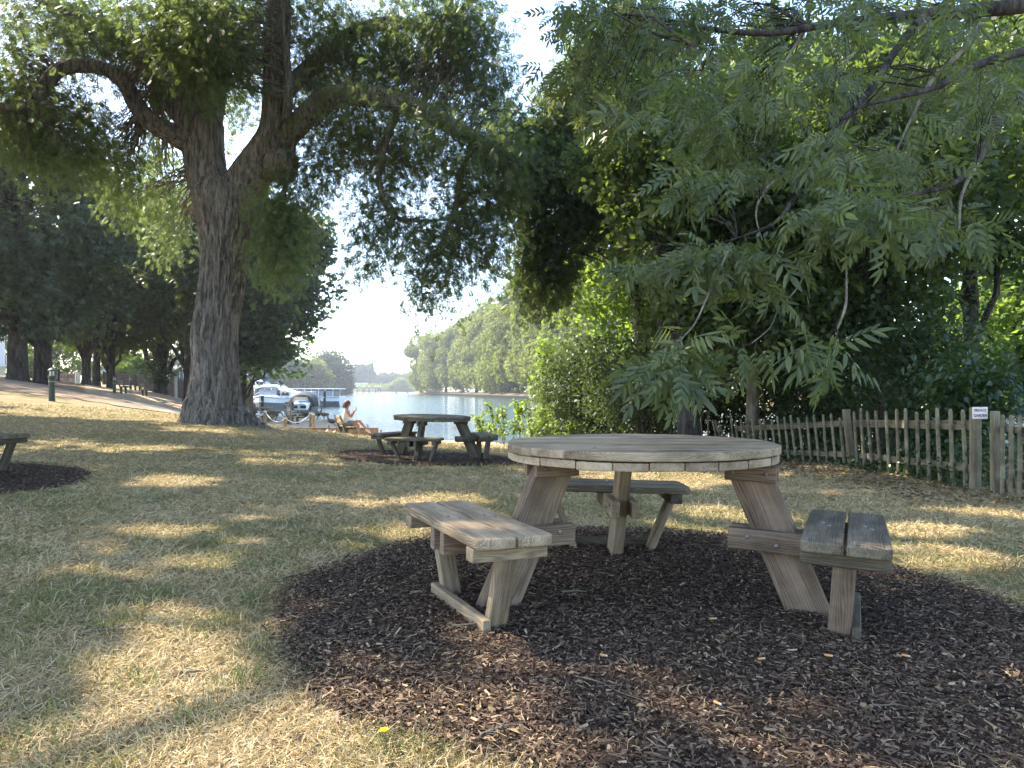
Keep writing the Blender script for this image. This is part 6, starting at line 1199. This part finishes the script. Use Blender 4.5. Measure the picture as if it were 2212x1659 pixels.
for u, lb, s in ((396.2, 'paddler in dark clothes standing on a board, nearer the lock piles', 1), (407.6, 'paddler in dark clothes standing on a board, nearer the plane trees', -1)):
    d = 318; x = (u - 512) / F * d
    b = thing('paddleboard', 'slim pale board under the ' + ('lock side' if s > 0 else 'tree side') + ' paddler', 'paddleboard', (x, d, WATER_Z), .3, 'paddleboards far out on the river'); MB().loft([[(q, -w, .0), (q, -w, .12), (q, w, .12), (q, w, 0)] for q, w in ((-1.6, .15), (-.9, .36), (.6, .38), (1.3, .22), (1.65, .04))]).build('deck', M['plain_white'], b, bevel=.01); MB().box((-1.3, 0, -.08), (.2, .02, .16)).build('fin', M['black'], b)
    t = thing('person', lb, 'person', (x, d, WATER_Z + .13)); V = [(0, 0, .92), (0, 0, 1.15), (.03, 0, 1.40), (.05, 0, 1.54), (.07, 0, 1.66), (.07, 0, 1.76), (0, .1, .88), (.06, .13, .48), (0, .15, .06), (.13, .15, .03), (0, -.1, .88), (.06, -.13, .48), (0, -.15, .06), (.13, -.15, .03), (.03, .2, 1.38), (.12, .24, 1.14), (.26, .1 * s, 1.2), (.03, -.2, 1.38), (.12, -.22, 1.12), (.28, .1 * s, .98)]
    skin_body('body', V, [(0, 1), (1, 2), (2, 3), (3, 4), (4, 5), (0, 6), (6, 7), (7, 8), (8, 9), (0, 10), (10, 11), (11, 12), (12, 13), (2, 14), (14, 15), (15, 16), (2, 17), (17, 18), (18, 19)], [.15, .13, .15, .06, .1, .08, .09, .065, .05, .035, .09, .065, .05, .035, .06, .045, .035, .06, .045, .035], M['skin'], t, 0, 1)
    MB().loft([[(.0 + rx * math.cos(a), ry * math.sin(a), z) for a in np.linspace(0, 2 * PI, 12, endpoint=False)] for z, rx, ry in ((.55, .16, .24), (.9, .17, .2), (1.15, .15, .18), (1.42, .15, .23), (1.5, .08, .1))]).build('clothes', M['wetsuit'], t, True); MB().lathe((.06, 0, 1.66), [(.11, 0), (.115, .06), (.08, .13), (.02, .15)], 10).build('hair', M['hair'], t)
    p = thing('paddle', 'thin paddle in the hands of the ' + ('lock side' if s > 0 else 'tree side') + ' paddler', 'paddle', (x + .3, d, WATER_Z), 0, 'paddles held by the standing paddlers'); MB().tube([(0, .1 * s, 1.4), (.15, .3 * s, .1)], .02, 6).build('shaft', M['black'], p); MB().box((.16, .32 * s, -.08), (.02, .18, .42)).build('blade', M['black'], p, bevel=.005)

# ---- white car beyond the garden gate ------------------------------------------
def car(x, y, rz):
    t = thing('parked_car', 'white parked car seen through the leaves beyond the garden gate', 'car', (x, y, g(x, y)), rz); sec = lambda X, w, zb, zt: [(X, -w, zb), (X, -w * 1.02, (zb + zt) / 2), (X, -w * .93, zt), (X, w * .93, zt), (X, w * 1.02, (zb + zt) / 2), (X, w, zb)]
    MB().loft([sec(-2.0, .72, .35, .75), sec(-1.9, .82, .25, .9), sec(-1, .86, .22, .93), (sec(1.0, .86, .22, .92)), sec(1.8, .80, .25, .78), sec(2.05, .68, .35, .65)]).build('body', M['gel'], t, True)
    MB().loft([[(X, -w, z0), (X, -w * .8, z1), (X, w * .8, z1), (X, w, z0)] for X, w, z0, z1 in ((-1.85, .74, .88, .92), (-1.35, .76, .9, 1.38), (-.2, .78, .9, 1.46), (.45, .77, .9, 1.36), (1.15, .74, .9, .93))]).build('roof', M['gel'], t)
    for s in (-1, 1):
        for xa, xb in ((-1.25, -.35), (-.25, .55)): MB().add([(xa, s * .775, .95), (xb + .1, s * .775, .95), (xb - .1, s * .655, 1.33), (xa, s * .655, 1.33), (xa, s * .70, .95), (xb + .1, s * .70, .95), (xb - .1, s * .58, 1.33), (xa, s * .58, 1.33)], [(0, 1, 2, 3), (7, 6, 5, 4), (0, 4, 5, 1), (1, 5, 6, 2), (2, 6, 7, 3), (3, 7, 4, 0)]).build('side_window', M['glass'], t)
    for X0, Z0, X1, Z1 in ((1.08, .955, .5, 1.355), (-1.83, .955, -1.42, 1.36)):
        o = .03 if X0 > 0 else -.03; MB().add([(X0 + o, -.62, Z0), (X0 + o, .62, Z0), (X1 + o, .54, Z1), (X1 + o, -.54, Z1), (X0 - o, -.62, Z0), (X0 - o, .62, Z0), (X1 - o, .54, Z1), (X1 - o, -.54, Z1)], [(0, 1, 2, 3), (7, 6, 5, 4), (0, 4, 5, 1), (1, 5, 6, 2), (2, 6, 7, 3), (3, 7, 4, 0)]).build('windscreen', M['glass'], t)
    for X in (-1.25, 1.3):
        for s in (-1, 1):
            w = MB().tube([(X, s * .66, .31), (X, s * .84, .31), (X, s * .86, .31)], [.31, .31, .27], 20).build('wheel', M['black'], t); MB().tube([(X, s * .855, .31), (X, s * .875, .31)], [.2, .17], 16).build('rim', M['chrome'], w)
    for s in (-1, 1): MB().box((1.98, s * .55, .62), (.12, .3, .12)).build('headlight', M['clear'], t, bevel=.02); MB().box((-1.96, s * .6, .72), (.1, .18, .18)).build('tail_light', M['red_ink'], t, bevel=.02)
car(12.9, 16.3, math.radians(165))

# ---- small things on the ground ------------------------------------------------
M['filter'] = speckled('cigarette_filter', (.50, .24, .08), (.62, .32, .12), 30, .8, .2, 0)
for k, (x, y, rz, lb) in enumerate([(1541, 1360, .1, 'orange cigarette end under the middle of the table'), (1304, 1443, -.5, 'orange cigarette end below the pale bench'), (1550, 1551, -.9, 'orange cigarette end nearest the camera, alone on the mulch'), (1790, 1443, -.4, 'cigarette end on the mulch beside the dark bench'), (1957, 1443, -.8, 'cigarette end farthest to the fence side of the mulch'), (1645, 1450, .2, 'pale cigarette end between two orange ones')]):
    p = GD(x, y); t = thing('cigarette_end', lb, 'cigarette end', p + (0, 0, .047), rz, 'cigarette ends on the mulch'); MB().tube([(-.014, 0, 0), (.010, 0, 0)], .0042, 10).build('filter', M['filter'], t); MB().tube([(.0102, 0, 0), (.014, 0, .0005)], [.0040, .0034], 10).build('ash_tip', M['pale_canvas'], t)
rs = random.Random(17)
for k, (x, y, L, rz, r, lb) in enumerate([(1010, 1374, .13, .1, .006, 'pale stick touching the foot rail of the pale bench'), (1305, 1512, .30, -.75, .002, 'long thin pale straw on the mulch'), (1240, 1298, .12, .0, .006, 'stout twig under the table'), (1060, 1330, .06, 1.1, .006, 'stubby twig beside the bench leg'), (900, 1300, .06, .05, .007, 'piece of bark beside the bench legs'), (240, 1372, .22, .2, .005, 'thin dead twig lying in the grass'), (405, 1465, .10, .2, .006, 'short dead twig on the sunny grass'), (1080, 1610, .13, .5, .004, 'dark twig where grass meets mulch'), (1920, 1555, .12, -.1, .003, 'pale splinter near the edge of the mulch'), (330, 1090, .12, .9, .007, 'broken twig by the far lawn shadow')]):
    p = GD(x, y); t = thing('twig', lb, 'twig', p + (0, 0, .044 if x > 560 else .02), rz, 'loose twigs on the ground'); MB().tube(smooth_path([(-L / 2, 0, 0), (-L * .1, rs.uniform(-.06, .06) * L, .003), (L * .2, rs.uniform(-.06, .06) * L, .004), (L / 2, 0, 0)], 4), np.linspace(r, r * .6, 13), 7).build('stem', M['bark_pale'], t)
    if L > .11: MB().tube([(0, 0, .003), (L * .2, L * .12, .012)], [r * .6, r * .3], 6).build('side_shoot', M['bark_pale'], t)
M['petal'] = speckled('petal_yellow', (.75, .48, .02), (.85, .6, .05), 20, .7, .2, 0)
p = GD(830, 1622); t = thing('dandelion', 'single yellow dandelion flower in the sunny grass', 'flower', p); MB().tube(smooth_path([(0, 0, 0), (.005, 0, .03), (.0, .003, .055)], 4), .0018, 6).build('stem', M['green'], t); mb = MB()
for k in range(26): a = k * 2.4; r = .004 + .012 * (k / 26); mb.bar((.002 * math.cos(a), .002 * math.sin(a), .056), (r * math.cos(a), r * math.sin(a), .064 - .25 * r), .004, .0012)
mb.build('flower_head', M['petal'], t)

# ---- air ---------------------------------------------------------------------
hz = bpy.data.materials.new('river_haze'); hz.use_nodes = True; n = hz.node_tree.nodes; n.remove(n['Principled BSDF']); pv = n.new('ShaderNodeVolumePrincipled'); pv.inputs['Color'].default_value = (.9, .94, 1, 1); pv.inputs['Density'].default_value = .00042; pv.inputs['Anisotropy'].default_value = .6
hz.node_tree.links.new(pv.outputs[0], n['Material Output'].inputs['Volume'])
tag(MB().box((0, 790, 18.5), (980, 1680, 44), None).build('haze', hz), kind='stuff')
